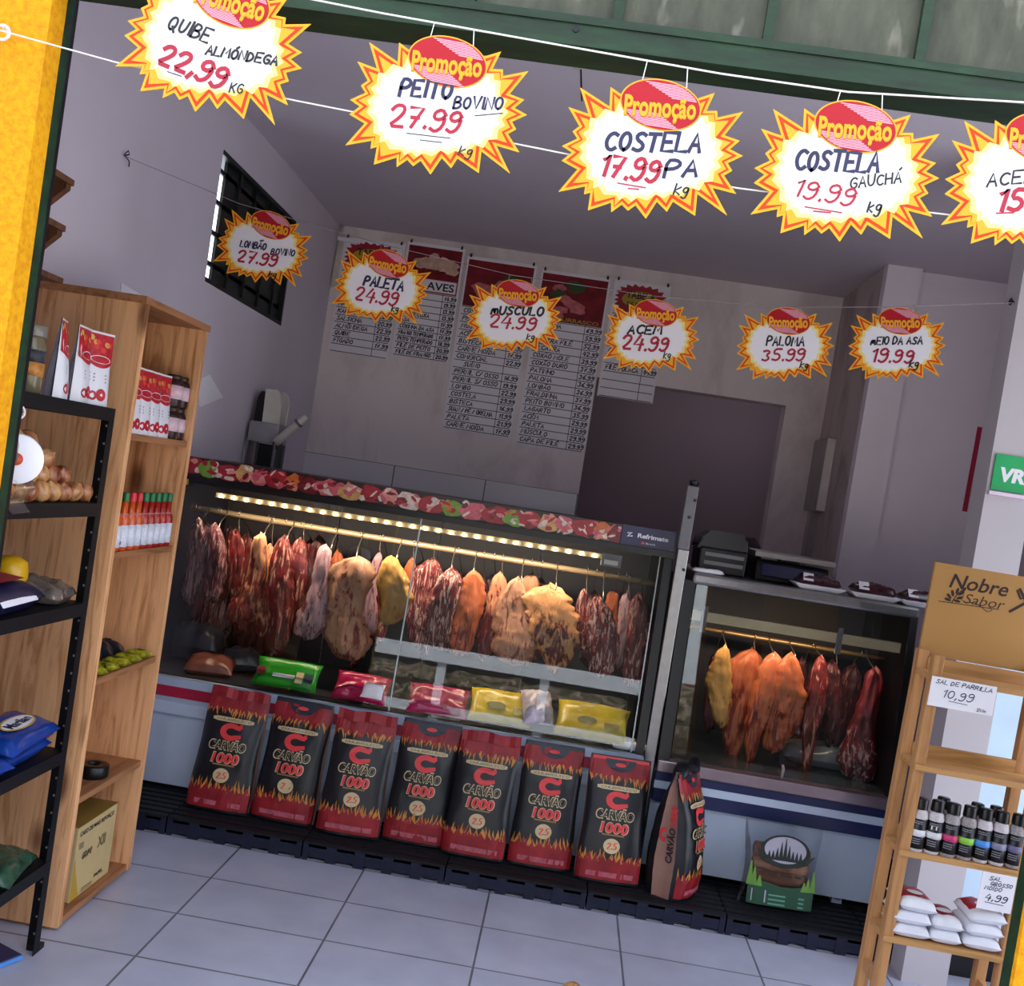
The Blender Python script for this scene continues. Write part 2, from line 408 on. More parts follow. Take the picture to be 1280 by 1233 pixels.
M_dado, _t = base('glazed_wall_tile', .25, 0, .5)
_br = _t.new('ShaderNodeTexBrick'); _br.offset = 0.0
_br.inputs['Scale'].default_value = 1.0; _br.inputs['Mortar Size'].default_value = .003
_br.inputs['Brick Width'].default_value = .565; _br.inputs['Row Height'].default_value = .30
_br.inputs['Color1'].default_value = lin('d8d2d8'); _br.inputs['Color2'].default_value = lin('e0dae0'); _br.inputs['Mortar'].default_value = lin('4c474c')
_tc2 = _t.new('ShaderNodeTexCoord'); _sp = _t.new('ShaderNodeSeparateXYZ'); _cb = _t.new('ShaderNodeCombineXYZ')
_t.link(_tc2.outputs['Object'], _sp.inputs[0]); _t.link(_t.math('ADD', _sp.outputs[0], 1.685 + .565 * 4), _cb.inputs[0]); _t.link(_t.math('ADD', _sp.outputs[2], -1.535 + .3 * 10), _cb.inputs[1])
_t.link(_cb.outputs[0], _br.inputs['Vector']); _t.link(_br.outputs['Color'], _t.p.inputs['Base Color'])
M_green, _t = base('chipped_green_metal_paint', .5, 0, .4)
_n = _t.noise(_t.coord((1, 6, 6), rnd=False), 7, 6, .7)
_t.link(_t.ramp(_n, [(.3, lin('081509')), (.55, lin('0f2e15')), (.72, lin('193c22')), (.84, lin('566452'))]), _t.p.inputs['Base Color'])
M_shut, _t = base('grimy_grey_green_sheet', .6, 0, .3)
_n = _t.noise(_t.coord((3, 1, 1), rnd=False), 5, 6, .65)
_n3 = _t.ramp(_t.noise(_t.coord((9, 1, 3), rnd=False), 2.2, 3), [(.62, (0, 0, 0, 1)), (.72, (1, 1, 1, 1))])
_t.link(_t.mix(_t.math('MULTIPLY', _n3, .5), _t.ramp(_n, [(.3, lin('31352a')), (.55, lin('4a4c40')), (.75, lin('5e5a4e'))]), lin('8d8a7e')), _t.p.inputs['Base Color'])
M_pine = wood('pine_board', 'e8b080', 'b0723f')
M_pineX = wood('pine_board_along_x', 'c48c60', '96603c', True, 0)
M_pineY = wood('pine_board_along_y', 'a8744e', '7c4e30', False, 1)
M_rack = wood('light_rack_timber', 'bc8a5a', '986840', False)
M_rackX = wood('light_rack_timber_along_x', 'c0905c', 'a47844', False, 0)
M_dwood = wood('dark_shelf_timber', '6e4630', '472a1c', False)
M_mdf = pm('tan_fibreboard', 'b0834c', .6, 0, .3, .06, 3)

# ================================================================ SETTING
XL, YB, ZC = -1.68, 6.05, 2.93
struct('floor', MB().box(-1.8, 2.22, 1.72, 6.2, -.06, 0), M_tile)
struct('pavement', MB().box(-14, 14, -16, 1.72, -.08, -.01), M_pave)
m = MB(); y0, y1, z0, z1 = 4.13, 5.22, 2.165, 2.72
m.box(XL - .13, XL, 1.85, y0, 0, ZC).box(XL - .13, XL, y1, 6.2, 0, ZC).box(XL - .13, XL, y0, y1, 0, z0).box(XL - .13, XL, y0, y1, z1, ZC)
struct('wall_left', m, M_wallL)
dx0, dx1, dz = .014, 1.155, 2.25
m = MB(); m.box(XL, dx0, YB, YB + .14, 0, ZC).box(dx1, 1.385, YB, YB + .14, 0, ZC).box(dx0, dx1, YB, YB + .14, dz, ZC)
struct('wall_back', m, M_back)
struct('wall_dado_back', MB().box(XL, .012, YB - .012, YB, 0, 1.535), M_dado)
struct('wall_alcove', MB().box(1.385, 2.1, 5.27, 6.2, 0, ZC), M_alcove)
struct('wall_rear_right', MB().box(1.386, 2.1, 5.255, 5.272, 0, ZC), M_wallR)
struct('trim_1', MB().box(1.386, 1.560, 5.20, 5.256, 0, ZC), M_wallR)
struct('wall_right', MB().box(2.1, 2.22, 3.4, 6.2, 0, ZC).box(2.1, 2.22, 1.85, 3.4, 2.5, ZC).box(2.1, 2.22, 1.85, 1.9, 0, 2.5), M_wall)  # gap towards the front is an unseen opening added for daylight
struct('wall_pillar', MB().box(1.398, 1.555, 3.54, 3.66, 0, ZC), M_pillar)
struct('ceiling', MB().box(XL - .13, 2.22, 1.9, 6.2, ZC, 3.4), M_ceil)  # thickened above the room as an unseen roof that blocks the sun
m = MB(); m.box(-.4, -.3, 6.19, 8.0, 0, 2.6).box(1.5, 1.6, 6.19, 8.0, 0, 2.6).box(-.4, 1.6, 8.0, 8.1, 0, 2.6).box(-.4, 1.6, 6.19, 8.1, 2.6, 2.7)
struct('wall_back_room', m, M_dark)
_bl = bpy.data.lights.new('back_room_fill_light', 'POINT'); _bl.energy = 1.1; _bl.color = (1.0, .86, .95); _bl.shadow_soft_size = .15  # added fill light, brightens the room behind the doorway
_blo = bpy.data.objects.new('back_room_fill_light', _bl); COL.objects.link(_blo); _blo.location = (1.1, 7.0, 2.45)
struct('floor_back_room', MB().box(-.4, 1.6, 6.19, 8.1, -.06, 0), M_tile)
# facade
struct('wall_front_left', MB().box(-5.2, -1.09, 1.80, 1.85, 0, 3.7), M_yel)
struct('wall_front_right', MB().box(.9045, 2.22, 1.80, 1.847, 0, 3.7), M_yel)
struct('wall_front_inner', MB().box(.93, 2.1, 1.851, 1.868, 0, ZC).box(XL, -1.101, 1.851, 1.868, 0, ZC), pm('darkened_inner_wall', '2c3230', .8))  # inner face coloured dark to keep the glass reflections dark
struct('wall_front_top', MB().box(-1.09, .904, 1.84, 1.95, 3.1, 3.7), M_yel)  # unseen upper facade, carried up to block the sun
struct('trim_2', MB().box(-1.10, -1.0893, 1.851, 1.876, 0, 2.31, 0).box(-1.10, -1.0895, 1.876, 1.888, 0, 2.31, 1), [M_green, M_black])
struct('trim_3', MB().box(.9036, .9042, 1.812, 1.846, 0, 2.31), M_green)
m = MB(); m.box(-1.09, .904, 1.80, 1.892, 2.300, 2.346).box(-1.09, .904, 1.797, 1.803, 2.338, 2.352)
bm_ = struct('trim_4', m, M_green)
part('bolt_hole', MB().lathe([(.006, -.001), (.006, .001)], 12, c=aty(720, 36, 1.799), M=Matrix.Rotation(PI / 2, 4, 'X')), M_black, bm_)
sh = struct('wall_shutter_panel', MB().box(-1.09, .904, 1.835, 1.845, 2.35, 3.1), M_shut)
for k in range(7):
    x = -.87 + .27 * k
    struct('rib', MB().box(x - .009, x + .009, 1.82, 1.835, 2.352, 3.1), M_green, sh)
struct('lower_rail', MB().box(-1.09, .904, 1.83, 1.836, 2.351, 2.362), pm('rusty_red_oxide', '6a4436', .7), sh)
# opposite side of the street, laid out for its reflection in the glass fronts
M_hedge, _t = base('hedge_leaves', .7, 0, .3)
_t.link(_t.ramp(_t.noise(_t.coord(rnd=False), 9, 6, .7), [(.35, lin('1c2014')), (.48, lin('5e5a44')), (.6, lin('9a8676')), (.72, lin('d0cabc'))]), _t.p.inputs['Base Color'])
struct('wall_street_opposite', MB().box(-12, 12, -10.2, -10, 0, 7.5), pm('shaded_dark_facade', '2a2826', .9))  # dark colour stands for shade and keeps the upper reflection dark
struct('trim_street_kerb', MB().box(-14, 14, -7.2, -7.0, -.01, .12), pm('pale_kerb_stone', 'd8d4cc', .8))
rd = random.Random(4)
for k, (x0, x1, h) in enumerate(((-7, -3.4, 1.35), (-3.2, 1.4, 1.3), (1.6, 6.5, 1.45))):
    hd = thing('roadside_hedge', ('dry brown and green roadside hedge across the street, ' + ['left one', 'middle one', 'right one'][k]), 'hedge', ((x0 + x1) / 2, -9, -.01), group='hedges across the street')
    part('foliage', MB().grid(40, 14, lambda i, j: (-(x1 - x0) / 2 + (x1 - x0) * i / 39, .5 * math.sin(PI * j / 13) + .14 * noise.noise(Vector((i * .7, j * .7, k))), h * j / 13 * (1 + .08 * noise.noise(Vector((i * .5, k, 3)))))), M_hedge, hd, True)
rl_ = thing('reflection_fence', 'white two-rail fence across the street, added for its reflection', 'fence', (-2.3, -8.3, -.01))  # unseen rails, added to mirror as white lines in the long case glass
part('rail', MB().box(-5, 4.2, -.03, .03, 1.36, 1.60), pm('whitewash', 'dfe6f0', .8), rl_); part('rail', MB().box(-5, 4.2, -.03, .03, .52, .68), pm('whitewash', 'dfe6f0', .8), rl_)
for k in range(6): part('fence_post', MB().box(-4.6 + 1.7 * k, -4.45 + 1.7 * k, -.08, -.03, 0, 1.5), pm('whitewash', 'dfe6f0', .8), rl_)
wp = thing('reflection_panel', 'tall white panel with a red base, added across the street for its reflection', 'wall panel', (2.4, -9.5, -.01)); part('panel', MB().box(-.65, .6, -.1, .1, 1.5, 6), pm('blue_white_paint', 'e6f0fc', .7), wp); part('panel_base', MB().box(-.65, .6, -.1, .1, 0, 1.5), pm('brick_red_paint', '8a3a34', .8), wp)  # unseen panel, added to mirror as a bright strip in the small case

# window_1 in the left wall: dark green steel sashes behind bars
M_wing = pm('blackish_green_steel', '0c1410', .45)
w = struct('window_1', MB().box(XL - .035, XL - .022, y0 + .12, y1, z0, z1), M_wing)
m = MB(); t_ = .02
m.box(XL - .12, XL - .001, y0, y1, z0, z0 + t_).box(XL - .12, XL - .001, y0, y1, z1 - t_, z1).box(XL - .12, XL - .001, y1 - t_, y1, z0, z1)
struct('window_frame', m, M_wing, w)
for k in range(1, 5):
    y = y0 + .05 + k * (y1 - y0) / 5
    struct('window_bar', MB().box(XL - .022, XL - .01, y, y + .014, z0, z1), M_wing, w)
for k in range(4):
    z = z0 + .08 + k * .13
    struct('window_bar', MB().box(XL - .034, XL - .022, y0, y1, z, z + .02), M_wing, w)

# ================================================================ FLOOR GRATES
seams = [atz(214, 1027, .035).x, atz(384, 1054, .035).x, atz(557, 1091, .035).x, atz(733, 1128, .035).x, atz(909, 1162, .035).x]
st_ = (seams[-1] - seams[0]) / 4
seams = [seams[0] - st_ + .02] + seams + [seams[-1] + st_, seams[-1] + 2 * st_]
glab = ['leftmost black plastic floor grate, reaching behind the pine cabinet', 'black plastic floor grate under the first two charcoal bags', 'black plastic floor grate under the third and fourth charcoal bags',
        'black plastic floor grate under the fifth and sixth charcoal bags', 'black plastic floor grate under the seventh bag and the side-on bag', 'black plastic floor grate under the clear bag of firewood', 'rightmost black plastic floor grate behind the salt rack']
for k in range(7):
    a, b = seams[k] + .003, seams[k + 1] - .003; yf, yb_ = 3.675, 4.72
    r = thing('floor_grate', glab[k], 'floor grate', ((a + b) / 2, yf, 0), group='black plastic floor grates')
    w2 = (b - a) / 2; d = yb_ - yf
    m = MB(); n = 22; dy = d / n
    m.box(-w2, w2, .0, d, .05, .058)
    for i in range(n): m.box(-w2, w2, i * dy, i * dy + dy * .62, .058, .07)
    part('slatted_top', m, M_blackmat, r)
    m = MB(); m.box(-w2, w2, 0, .012, .012, .06)
    for i in range(6):
        x = -w2 + i * 2 * w2 / 5.0
        m.box(max(-w2, x - .02), min(w2, x + .02), -.002, .012, 0, .062)
    for x in (-w2, w2 - .012): m.box(x, x + .012, 0, d, 0, .05)
    part('skirt', m, pm('navy_black_rubber', '1b1f33', .5, 0, .3, .2, 20), r)

# ================================================================ MAIN MEAT CASE
def W(root): return -root.location
CX0, CX1 = -1.672, .43
GZ0, GZ1, GY0, GY1 = .53, 1.335, 3.962, 4.055
def gy(z): return GY0 + (GY1 - GY0) * (z - GZ0) / (GZ1 - GZ0)
mc = thing('meat_display_case', 'long white and black glass-fronted meat display case with a lit hanging rail', 'display case', ((CX0 + CX1) / 2, 4.35, .07))
P = lambda n, mb, ma, pa=None, **k: part(n, mb, ma, pa or mc, loc=W(mc) if pa is None else None, **k)
P('base', MB().box(CX0, CX1, 3.975, 4.72, .085, .50).box(CX0 + .05, CX0 + .1, 4.02, 4.07, .07, .09).box(CX1 - .1, CX1 - .05, 4.02, 4.07, .07, .09).box(CX0 + .05, CX0 + .1, 4.62, 4.67, .07, .09).box(CX1 - .1, CX1 - .05, 4.62, 4.67, .07, .09), M_white)
P('ledge', MB().box(CX0, CX1, 3.945, 3.98, .382, .432), M_white, bevel=.004)
P('bumper', MB().box(CX0, CX1, 3.955, 3.985, .432, .53), M_offw)
P('red_stripe', MB().box(CX0, CX1, 3.951, 3.956, .451, .494), M_red, label='red stripe')
P('deck', MB().box(CX0 + .02, CX1 - .03, 3.99, 4.70, .50, .535), M_dsteel)
P('front_glass', MB().hexa([(CX0 + .03, gy(.535), .535), (-.612, gy(.535), .535), (-.612, gy(.535) + .006, .535), (CX0 + .03, gy(.535) + .006, .535)], [(CX0 + .03, gy(1.33), 1.33), (-.612, gy(1.33), 1.33), (-.612, gy(1.33) + .006, 1.33), (CX0 + .03, gy(1.33) + .006, 1.33)]), M_glass)
P('front_glass', MB().hexa([(-.606, gy(.535), .535), (CX1 - .055, gy(.535), .535), (CX1 - .055, gy(.535) + .006, .535), (-.606, gy(.535) + .006, .535)], [(-.606, gy(1.33), 1.33), (CX1 - .055, gy(1.33), 1.33), (CX1 - .055, gy(1.33) + .006, 1.33), (-.606, gy(1.33) + .006, 1.33)]), M_glass)
M_edge = pm('bright_glass_edge', 'b9c6c4', .2)
P('glass_seam', MB().tube([(-.609, gy(.54), .54), (-.609, gy(1.33), 1.33)], .0035, 6), M_edge)
P('glass_edge', MB().tube([(CX1 - .054, gy(.54), .54), (CX1 - .054, gy(1.33), 1.33)], .003, 6), M_edge)
P('glass_edge', MB().tube([(CX0 + .03, gy(.54), .54), (CX0 + .03, gy(1.33), 1.33)], .003, 6), M_edge)
for a, b in ((CX0, CX0 + .025), (CX1 - .035, CX1)):
    P('side_panel', MB().hexa([(a, 3.975, .5), (b, 3.975, .5), (b, 4.72, .5), (a, 4.72, .5)], [(a, gy(1.34) + .01, 1.34), (b, gy(1.34) + .01, 1.34), (b, 4.72, 1.34), (a, 4.72, 1.34)]), M_black)
P('canopy', MB().box(CX0, CX1, 4.035, 4.74, 1.325, 1.35).box(CX0, CX1, 4.07, 4.74, 1.35, 1.425), M_black)
bx = [CX0 + .03, -1.09, -.60, -.12, CX1 - .035]
for i in range(4): P('rear_door', MB().box(bx[i] + .003, bx[i + 1] - .003, 4.69 + .008 * (i % 2), 4.71, .535, 1.325), M_doorg)
P('hanging_rail', MB().tube([(CX0 + .02, 4.28, 1.205), (CX1 - .03, 4.28, 1.198)], .013, 10), pm('lamp_warmed_rail', 'c8b08a', .35, .5), smooth=True)  # glow of the light strip is put into the rail's warm colour
led = P('light_strip', MB().box(-1.49, .145, 4.10, 4.127, 1.276, 1.296), pm('cream_light_housing', 'cfc0a4', .5))
M_led = emit('warm_led', 'ffd9a0', 9.0)
dio = MB().box(-.006, .006, -.0035, .0036, -.004, .004).mesh('light_diode')
for i in range(30): part('light_diode', dio, M_led, led, loc=(-1.466 + i * .0545, 4.0965, 1.283))
P('end_cap', MB().box(.145, .227, 4.098, 4.13, 1.249, 1.302), M_grey, led)
P('price_ticket', MB().box(.157, .214, 4.094, 4.098, 1.257, 1.276), M_paper, led, label='white ticket')
def area(name, loc, sx, sy, e, col, rot=(0, 0, 0)):
    l = bpy.data.lights.new(name, 'AREA'); l.shape = 'RECTANGLE'; l.size = sx; l.size_y = sy; l.energy = e; l.color = col
    o = bpy.data.objects.new(name, l); COL.objects.link(o); o.location = loc; o.rotation_euler = rot; return o
area('case_led_light', (-.67, 4.113, 1.273), 1.62, .02, 3.0, (1.0, .76, .54), (math.radians(24), 0, 0))
# printed header of the case: photographs of meat cuts, then the maker's plate
hy = 4.052; hz0, hz1 = 1.35, 1.43
hp = P('header_panel', MB().box(CX0, .205, hy, hy + .018, hz0, hz1), pm('dark_brown_print', '2a1214', .35))
rd = random.Random(5)
cols = [pm('print_' + n, c, .35, 0, .5, .25, 60) for n, c in (('meat_red', 'a01a2c'), ('pink_flesh', 'c85a68'), ('fat_white', 'd8c4b8'), ('ham_pink', 'd98a80'), ('orange_crust', 'c8642c'), ('lettuce', '6f9a34'), ('board_tan', 'c79a5e'), ('deep_red', '6d0f1c'))]
m = MB(); fh = lambda u, v: (u, hy - .0006, v); layer = [0.0]
def fh2(u, v): return (u, hy - .0006 - layer[0], max(hz0 + .001, min(hz1 - .001, v)))
def blob(cx, cz, rx, rz, mi, rot=0.0):
    pts = []
    for k in range(12):
        a = 2 * PI * k / 12; rr = 1 + rd.uniform(-.18, .18); x, z = rx * rr * math.cos(a), rz * rr * math.sin(a)
        pts.append((cx + x * math.cos(rot) - z * math.sin(rot), cz + x * math.sin(rot) + z * math.cos(rot)))
    layer[0] += .00001; m.poly(pts, fh2, mi)
x = CX0 + .04
seq = [0, 5, 0, 6, 1, 0, 4, 7, 1, 6, 0, 3, 2, 0, 5, 1]
i = 0
while x < .2:
    wd = rd.uniform(.055, .1); k = seq[i % len(seq)]
    blob(x + wd / 2, (hz0 + hz1) / 2 + rd.uniform(-.006, .006), wd * .62, .036, k)
    for q in range(7):
        mi = rd.choice([2, 0, 1, 7, 3] if k not in (5,) else [5, 0, 2, 4])
        blob(x + rd.uniform(0, wd), rd.uniform(hz0 + .012, hz1 - .012), rd.uniform(.01, .024), rd.uniform(.004, .012), mi, rd.uniform(-1, 1))
    x += wd; i += 1
for mi in range(1): pass
m.v = [(p[0] if p[0] < .203 else .203, p[1], p[2]) for p in m.v]
P('meat_picture_print', m, cols, hp)
bp = P('maker_plate', MB().box(.207, CX1, hy - .002, hy + .018, hz0, hz1 + .002), pm('indigo_plate', '1d1a4c', .35))
m = MB(); fb = lambda u, v: (u, hy - .0028, v)
put_text(m, 'Refrimate', .335, 1.396, .125, .017, fb, 0, .03)
pen_line(m, [(.232, 1.40), (.248, 1.405), (.232, 1.385), (.25, 1.39)], .006, fb, 0)
m.quads([[(.292, 1.363), (.304, 1.363), (.304, 1.373), (.292, 1.373)]], fb, 1)
put_text(m, 'Brasil', .328, 1.368, .036, .007, fb, 0)
P('maker_lettering', m, [M_paper, pm('orange_mark', 'c8502c')], bp)
# yellow corner clip at the left end
P('corner_clip', MB().box(CX0 + .02, CX0 + .085, 4.02, 4.034, 1.312, 1.335), pm('yellowed_plastic_clip', 'b59a4e', .5))

# ================================================================ GREY UPRIGHT POST between the cases
po = thing('upright_post', 'tall grey metal upright with bolts at the right end of the long meat case', 'post', (.457, 4.0, .07))
part('pole', MB().box(-.022, .022, -.014, .03, 0, 1.30), M_steel, po, bevel=.003)
part('upper_sleeve', MB().box(-.026, .02, -.018, .034, 1.30, 1.555), M_grey, po, bevel=.003)
part('knob', MB().lathe([(.014, 1.555), (.02, 1.565), (.02, 1.575), (.008, 1.58)], 12), M_black, po)
for z in (1.22, 1.43, 1.5): part('bolt', MB().lathe([(.007, 0), (.005, .008)], 8, c=(.0 if z == 1.43 else .012, -.018, z), M=Matrix.Rotation(PI / 2, 4, 'X')), M_black, po)

# ================================================================ SMALL MEAT CASE
SX0, SX1 = .485, 1.42
SZ0, SZ1, SY0, SY1 = .535, 1.24, 3.955, 4.03
def sgy(z): return SY0 + (SY1 - SY0) * (z - SZ0) / (SZ1 - SZ0)
sc = thing('small_meat_case', 'short white and blue glass-fronted meat case with steel top, beside the salt rack', 'display case', ((SX0 + SX1) / 2, 4.3, .07))
P = lambda n, mb, ma, pa=None, **k: part(n, mb, ma, pa or sc, loc=W(sc) if pa is None else None, **k)
P('base', MB().box(SX0, SX1, 3.975, 4.66, .10, .50).box(SX0 + .04, SX0 + .08, 4.0, 4.04, .07, .1).box(SX1 - .16, SX1 - .12, 4.0, 4.04, .07, .1).box(SX0 + .04, SX0 + .08, 4.6, 4.64, .07, .1).box(SX1 - .16, SX1 - .12, 4.6, 4.64, .07, .1), M_white)
P('bumper', MB().box(SX0, SX1, 3.95, 3.98, .366, .487), M_navy, bevel=.004)
P('white_stripe', MB().box(SX0, SX1, 3.945, 3.951, .421, .452), M_white, label='white stripe')
P('sill', MB().box(SX0, SX1, 3.935, 4.0, .487, .535), pm('pinkish_steel', 'a08e96', .3, .7), bevel=.005)
P('deck', MB().box(SX0 + .02, SX1 - .02, 4.0, 4.64, .50, .54), pm('wet_steel_tray', '59636e', .25, .7))
P('front_glass', MB().hexa([(SX0 + .05, sgy(.54), .54), (SX1 - .03, sgy(.54), .54), (SX1 - .03, sgy(.54) + .006, .54), (SX0 + .05, sgy(.54) + .006, .54)], [(SX0 + .05, sgy(1.24), 1.24), (SX1 - .03, sgy(1.24), 1.24), (SX1 - .03, sgy(1.24) + .006, 1.24), (SX0 + .05, sgy(1.24) + .006, 1.24)]), M_glass)
for a, b in ((SX0, SX0 + .045), (SX1 - .03, SX1)):
    P('side_panel', MB().hexa([(a, 3.95, .5), (b, 3.95, .5), (b, 4.66, .5), (a, 4.66, .5)], [(a, sgy(1.25) + .004, 1.25), (b, sgy(1.25) + .004, 1.25), (b, 4.66, 1.25), (a, 4.66, 1.25)]), M_black)
P('rear_panel', MB().box(SX0 + .04, SX1 - .02, 4.62, 4.64, .54, 1.24), M_doorg)
P('steel_top', MB().box(SX0 + .03, SX1, 4.02, 4.66, 1.24, 1.287), M_steel, bevel=.012)
P('hanging_rail', MB().tube([(SX0 + .05, 4.25, 1.045), (SX1 - .03, 4.25, 1.04)], .009, 8), pm('brass_toned_rail', 'a88c5e', .35, .7), smooth=True)
lt = P('light_tube', MB().box(SX0 + .055, SX1 - .04, 4.06, 4.085, 1.092, 1.132), pm('cream_tube_cover', 'd9c8a6', .4))
for x in (.60, 1.165): P('rail_bracket', MB().box(x * .965, x * .965 + .021, 4.05, 4.06, 1.05, 1.155), M_grey, lt)
area('small_case_light', (.90, 4.072, 1.088), .75, .02, .65, (1.0, .70, .48), (math.radians(32), 0, 0))
# ================================================================ HANGING MEAT
MM = {
 'rib': meat_mat('purple_rib_meat', '6a2632', 'a88488', .55, 4.0, 90, '30121a'),
 'dark': meat_mat('dark_red_meat', '581822', 'a87468', .64, 8, 55, '250a10'),
 'red': meat_mat('red_muscle', '7e1e24', 'c89484', .60, 8, 50, '3c0c12'),
 'fatred': meat_mat('red_meat_with_fat_cap', '862226', 'cc8e6c', .55, 9, 42, '480e16', .22, -.2),
 'orange': meat_mat('orange_fat_cap', '9a3020', 'c8784c', .49, 7, 44, '5e1812', .24, -.26, .36, 'a4482e'),
 'cream': meat_mat('cream_fat', '8c3430', 'c89c80', .46, 9, 30, '5e2022', .08, -.4, .42, 'a8745c'),
 'pale': meat_mat('pale_lilac_fat', '7e424c', 'b08e98', .45, 9, 40, '4a2028', .08, -.3),
 'yellow': meat_mat('yellow_fat', '8a4a2c', 'c09a52', .40, 14, 60, '5a2c1a', .1, -.3, .42, '9a6a34'),
 'marble': meat_mat('marbled_rib_meat', '801c28', 'ccaca4', .56, 9, 80, '400a14'),
 'tip': meat_mat('fat_shoulder_lean_tip', '6c141c', 'd09258', .52, 10, 26, '400a10', .42, -.16, .38, 'c0906c'),
 'mix': meat_mat('lean_top_white_marbled_end', '7c1820', 'd0a8a4', .58, 14, 44, '460a12', -.22, -.3),
}
PROF = {'slab': [.35, .8, .95, 1, 1, .96, .92, .85, .5], 'drop': [.22, .45, .58, .72, .88, 1, 1, .9, .5], 'taper': [.45, .9, 1, 1, .9, .78, .62, .45, .18],
        'egg': [.25, .6, .85, 1, 1, .97, .88, .66, .3], 'club': [.55, .95, .98, .86, .78, .86, 1, .95, .5], 'point': [.35, .85, 1, 1.02, 1.02, .95, .74, .45, .12],
        'flare': [.4, .5, .52, .56, .64, .76, .9, 1, .75], 'strip': [.5, .8, .85, .85, .9, .95, .95, .85, .4]}
def lerp(L, t):
    x = t * (len(L) - 1); i = min(int(x), len(L) - 2); return L[i] + (L[i + 1] - L[i]) * (x - i)
def meat_mesh(h, hw, dx, prof, seed, th=None, lump=.2):
    """hanging cut: top at the origin, foot at (dx, 0, -h)"""
    nu, nv = 36, 54; hw *= 1.3; th = th or max(.016, min(.042, hw * .6)); rd = random.Random(seed); off = Vector((rd.uniform(0, 90), rd.uniform(0, 90), 0)); ph = rd.uniform(0, 6)
    N = noise.noise
    def fn(i, j):
        t = j / (nv - 1); a = 2 * PI * i / nu
        w = hw * lerp(PROF[prof], t) * (1 - .45 * max(0, 1 - t / .10) ** 2); d = th * (.35 + .65 * lerp(PROF[prof], t))
        e = min(1, t / .035, (1 - t) / .03); e = math.sqrt(max(0, e)) if e < 1 else 1
        x, y = math.cos(a), math.sin(a); q = (abs(x) ** 2.6 + abs(y) ** 2.6) ** (1 / 2.6); x /= q; y /= q
        s = 1 if x > 0 else -1
        edge = 1 + abs(x) * (.22 * N(Vector((t * h * 22, s * 5, seed))) + .12 * N(Vector((t * h * 60, s * 9, seed + 3))))
        p = Vector((x * w * 34, y * d * 34, t * h * 12)) + off
        k = 1 + lump * N(p) + lump * .6 * N(p * 2.7)
        fold = .16 * N(Vector((x * 3.2 + off.x, y * 2, t * h * 9))) + .10 * abs(N(Vector((x * 6 + off.y, y * 3, t * h * 14)))) - .04
        cx = dx * t + hw * .2 * math.sin(t * 5 + ph); cy = .01 * math.sin(t * 4 + ph * 2)
        rag = max(0, t - .72) / .28 * .10 * h * N(Vector((x * 2.4 + off.x, y * 2, seed)))
        top = max(0, .14 - t) / .14 * .025 * N(Vector((x * 3, y * 3, seed + 7)))
        return (cx + x * w * edge * (1 + .5 * (k - 1)) * e, cy + y * d * (k + fold * 2) * e, -h * t + rag + top + .008 * N(p * 1.7))
    return MB().grid(nu, nv, fn, 0, True)
ORD = ['first', 'second', 'third', 'fourth', 'fifth', 'sixth', 'seventh', 'eighth', 'ninth', 'tenth', 'eleventh', 'twelfth', 'thirteenth', 'fourteenth', 'fifteenth', 'sixteenth',
       'seventeenth', 'eighteenth', 'nineteenth', 'twentieth', 'twenty-first', 'twenty-second', 'twenty-third', 'twenty-fourth', 'twenty-fifth', 'twenty-sixth', 'twenty-seventh', 'twenty-eighth', 'twenty-ninth', 'thirtieth', 'thirty-first', 'thirty-second', 'thirty-third', 'thirty-fourth', 'thirty-fifth', 'thirty-sixth', 'thirty-seventh', 'thirty-eighth', 'thirty-ninth', 'fortieth', 'forty-first', 'forty-second', 'forty-third', 'forty-fourth', 'forty-fifth', 'forty-sixth', 'forty-seventh', 'forty-eighth']
M_hook = pm('steel_hook', 'a8a49c', .25, .9)
def hang(items, railz, railY, where, group, seed0):
    items = sorted(items, key=lambda q: q[0])
    for n, (tx, ty, bx_, by_, wpx, prof, mat, Y, desc) in enumerate(items):
        T = aty(tx, ty, Y); B = aty(bx_, by_, Y); h = T.z - B.z; hw = wpx / 2 / FOC * Y
        r = thing('meat_cut', desc + ', ' + ORD[n] + ' from left, ' + where, 'meat', T, group=group)
        part('flesh', meat_mesh(h, hw, B.x - T.x, prof, seed0 + n), MM[mat], r, smooth=True)
        up = railz - T.z; dy = railY - Y
        pts = [(.0, 0, -.03), (.006, 0, -.018), (.008, 0, .0), (.002, dy * .3, up * .4), (0, dy * .8, up * .8), (0, dy - .014, up + .004), (0, dy - .008, up + .0165), (0, dy + .004, up + .0175), (0, dy + .016, up + .006)]
        part('hook', MB().tube(pts, .0022, 6), M_hook, r, smooth=True)
f_, b_, mY = 4.17, 4.40, 4.28
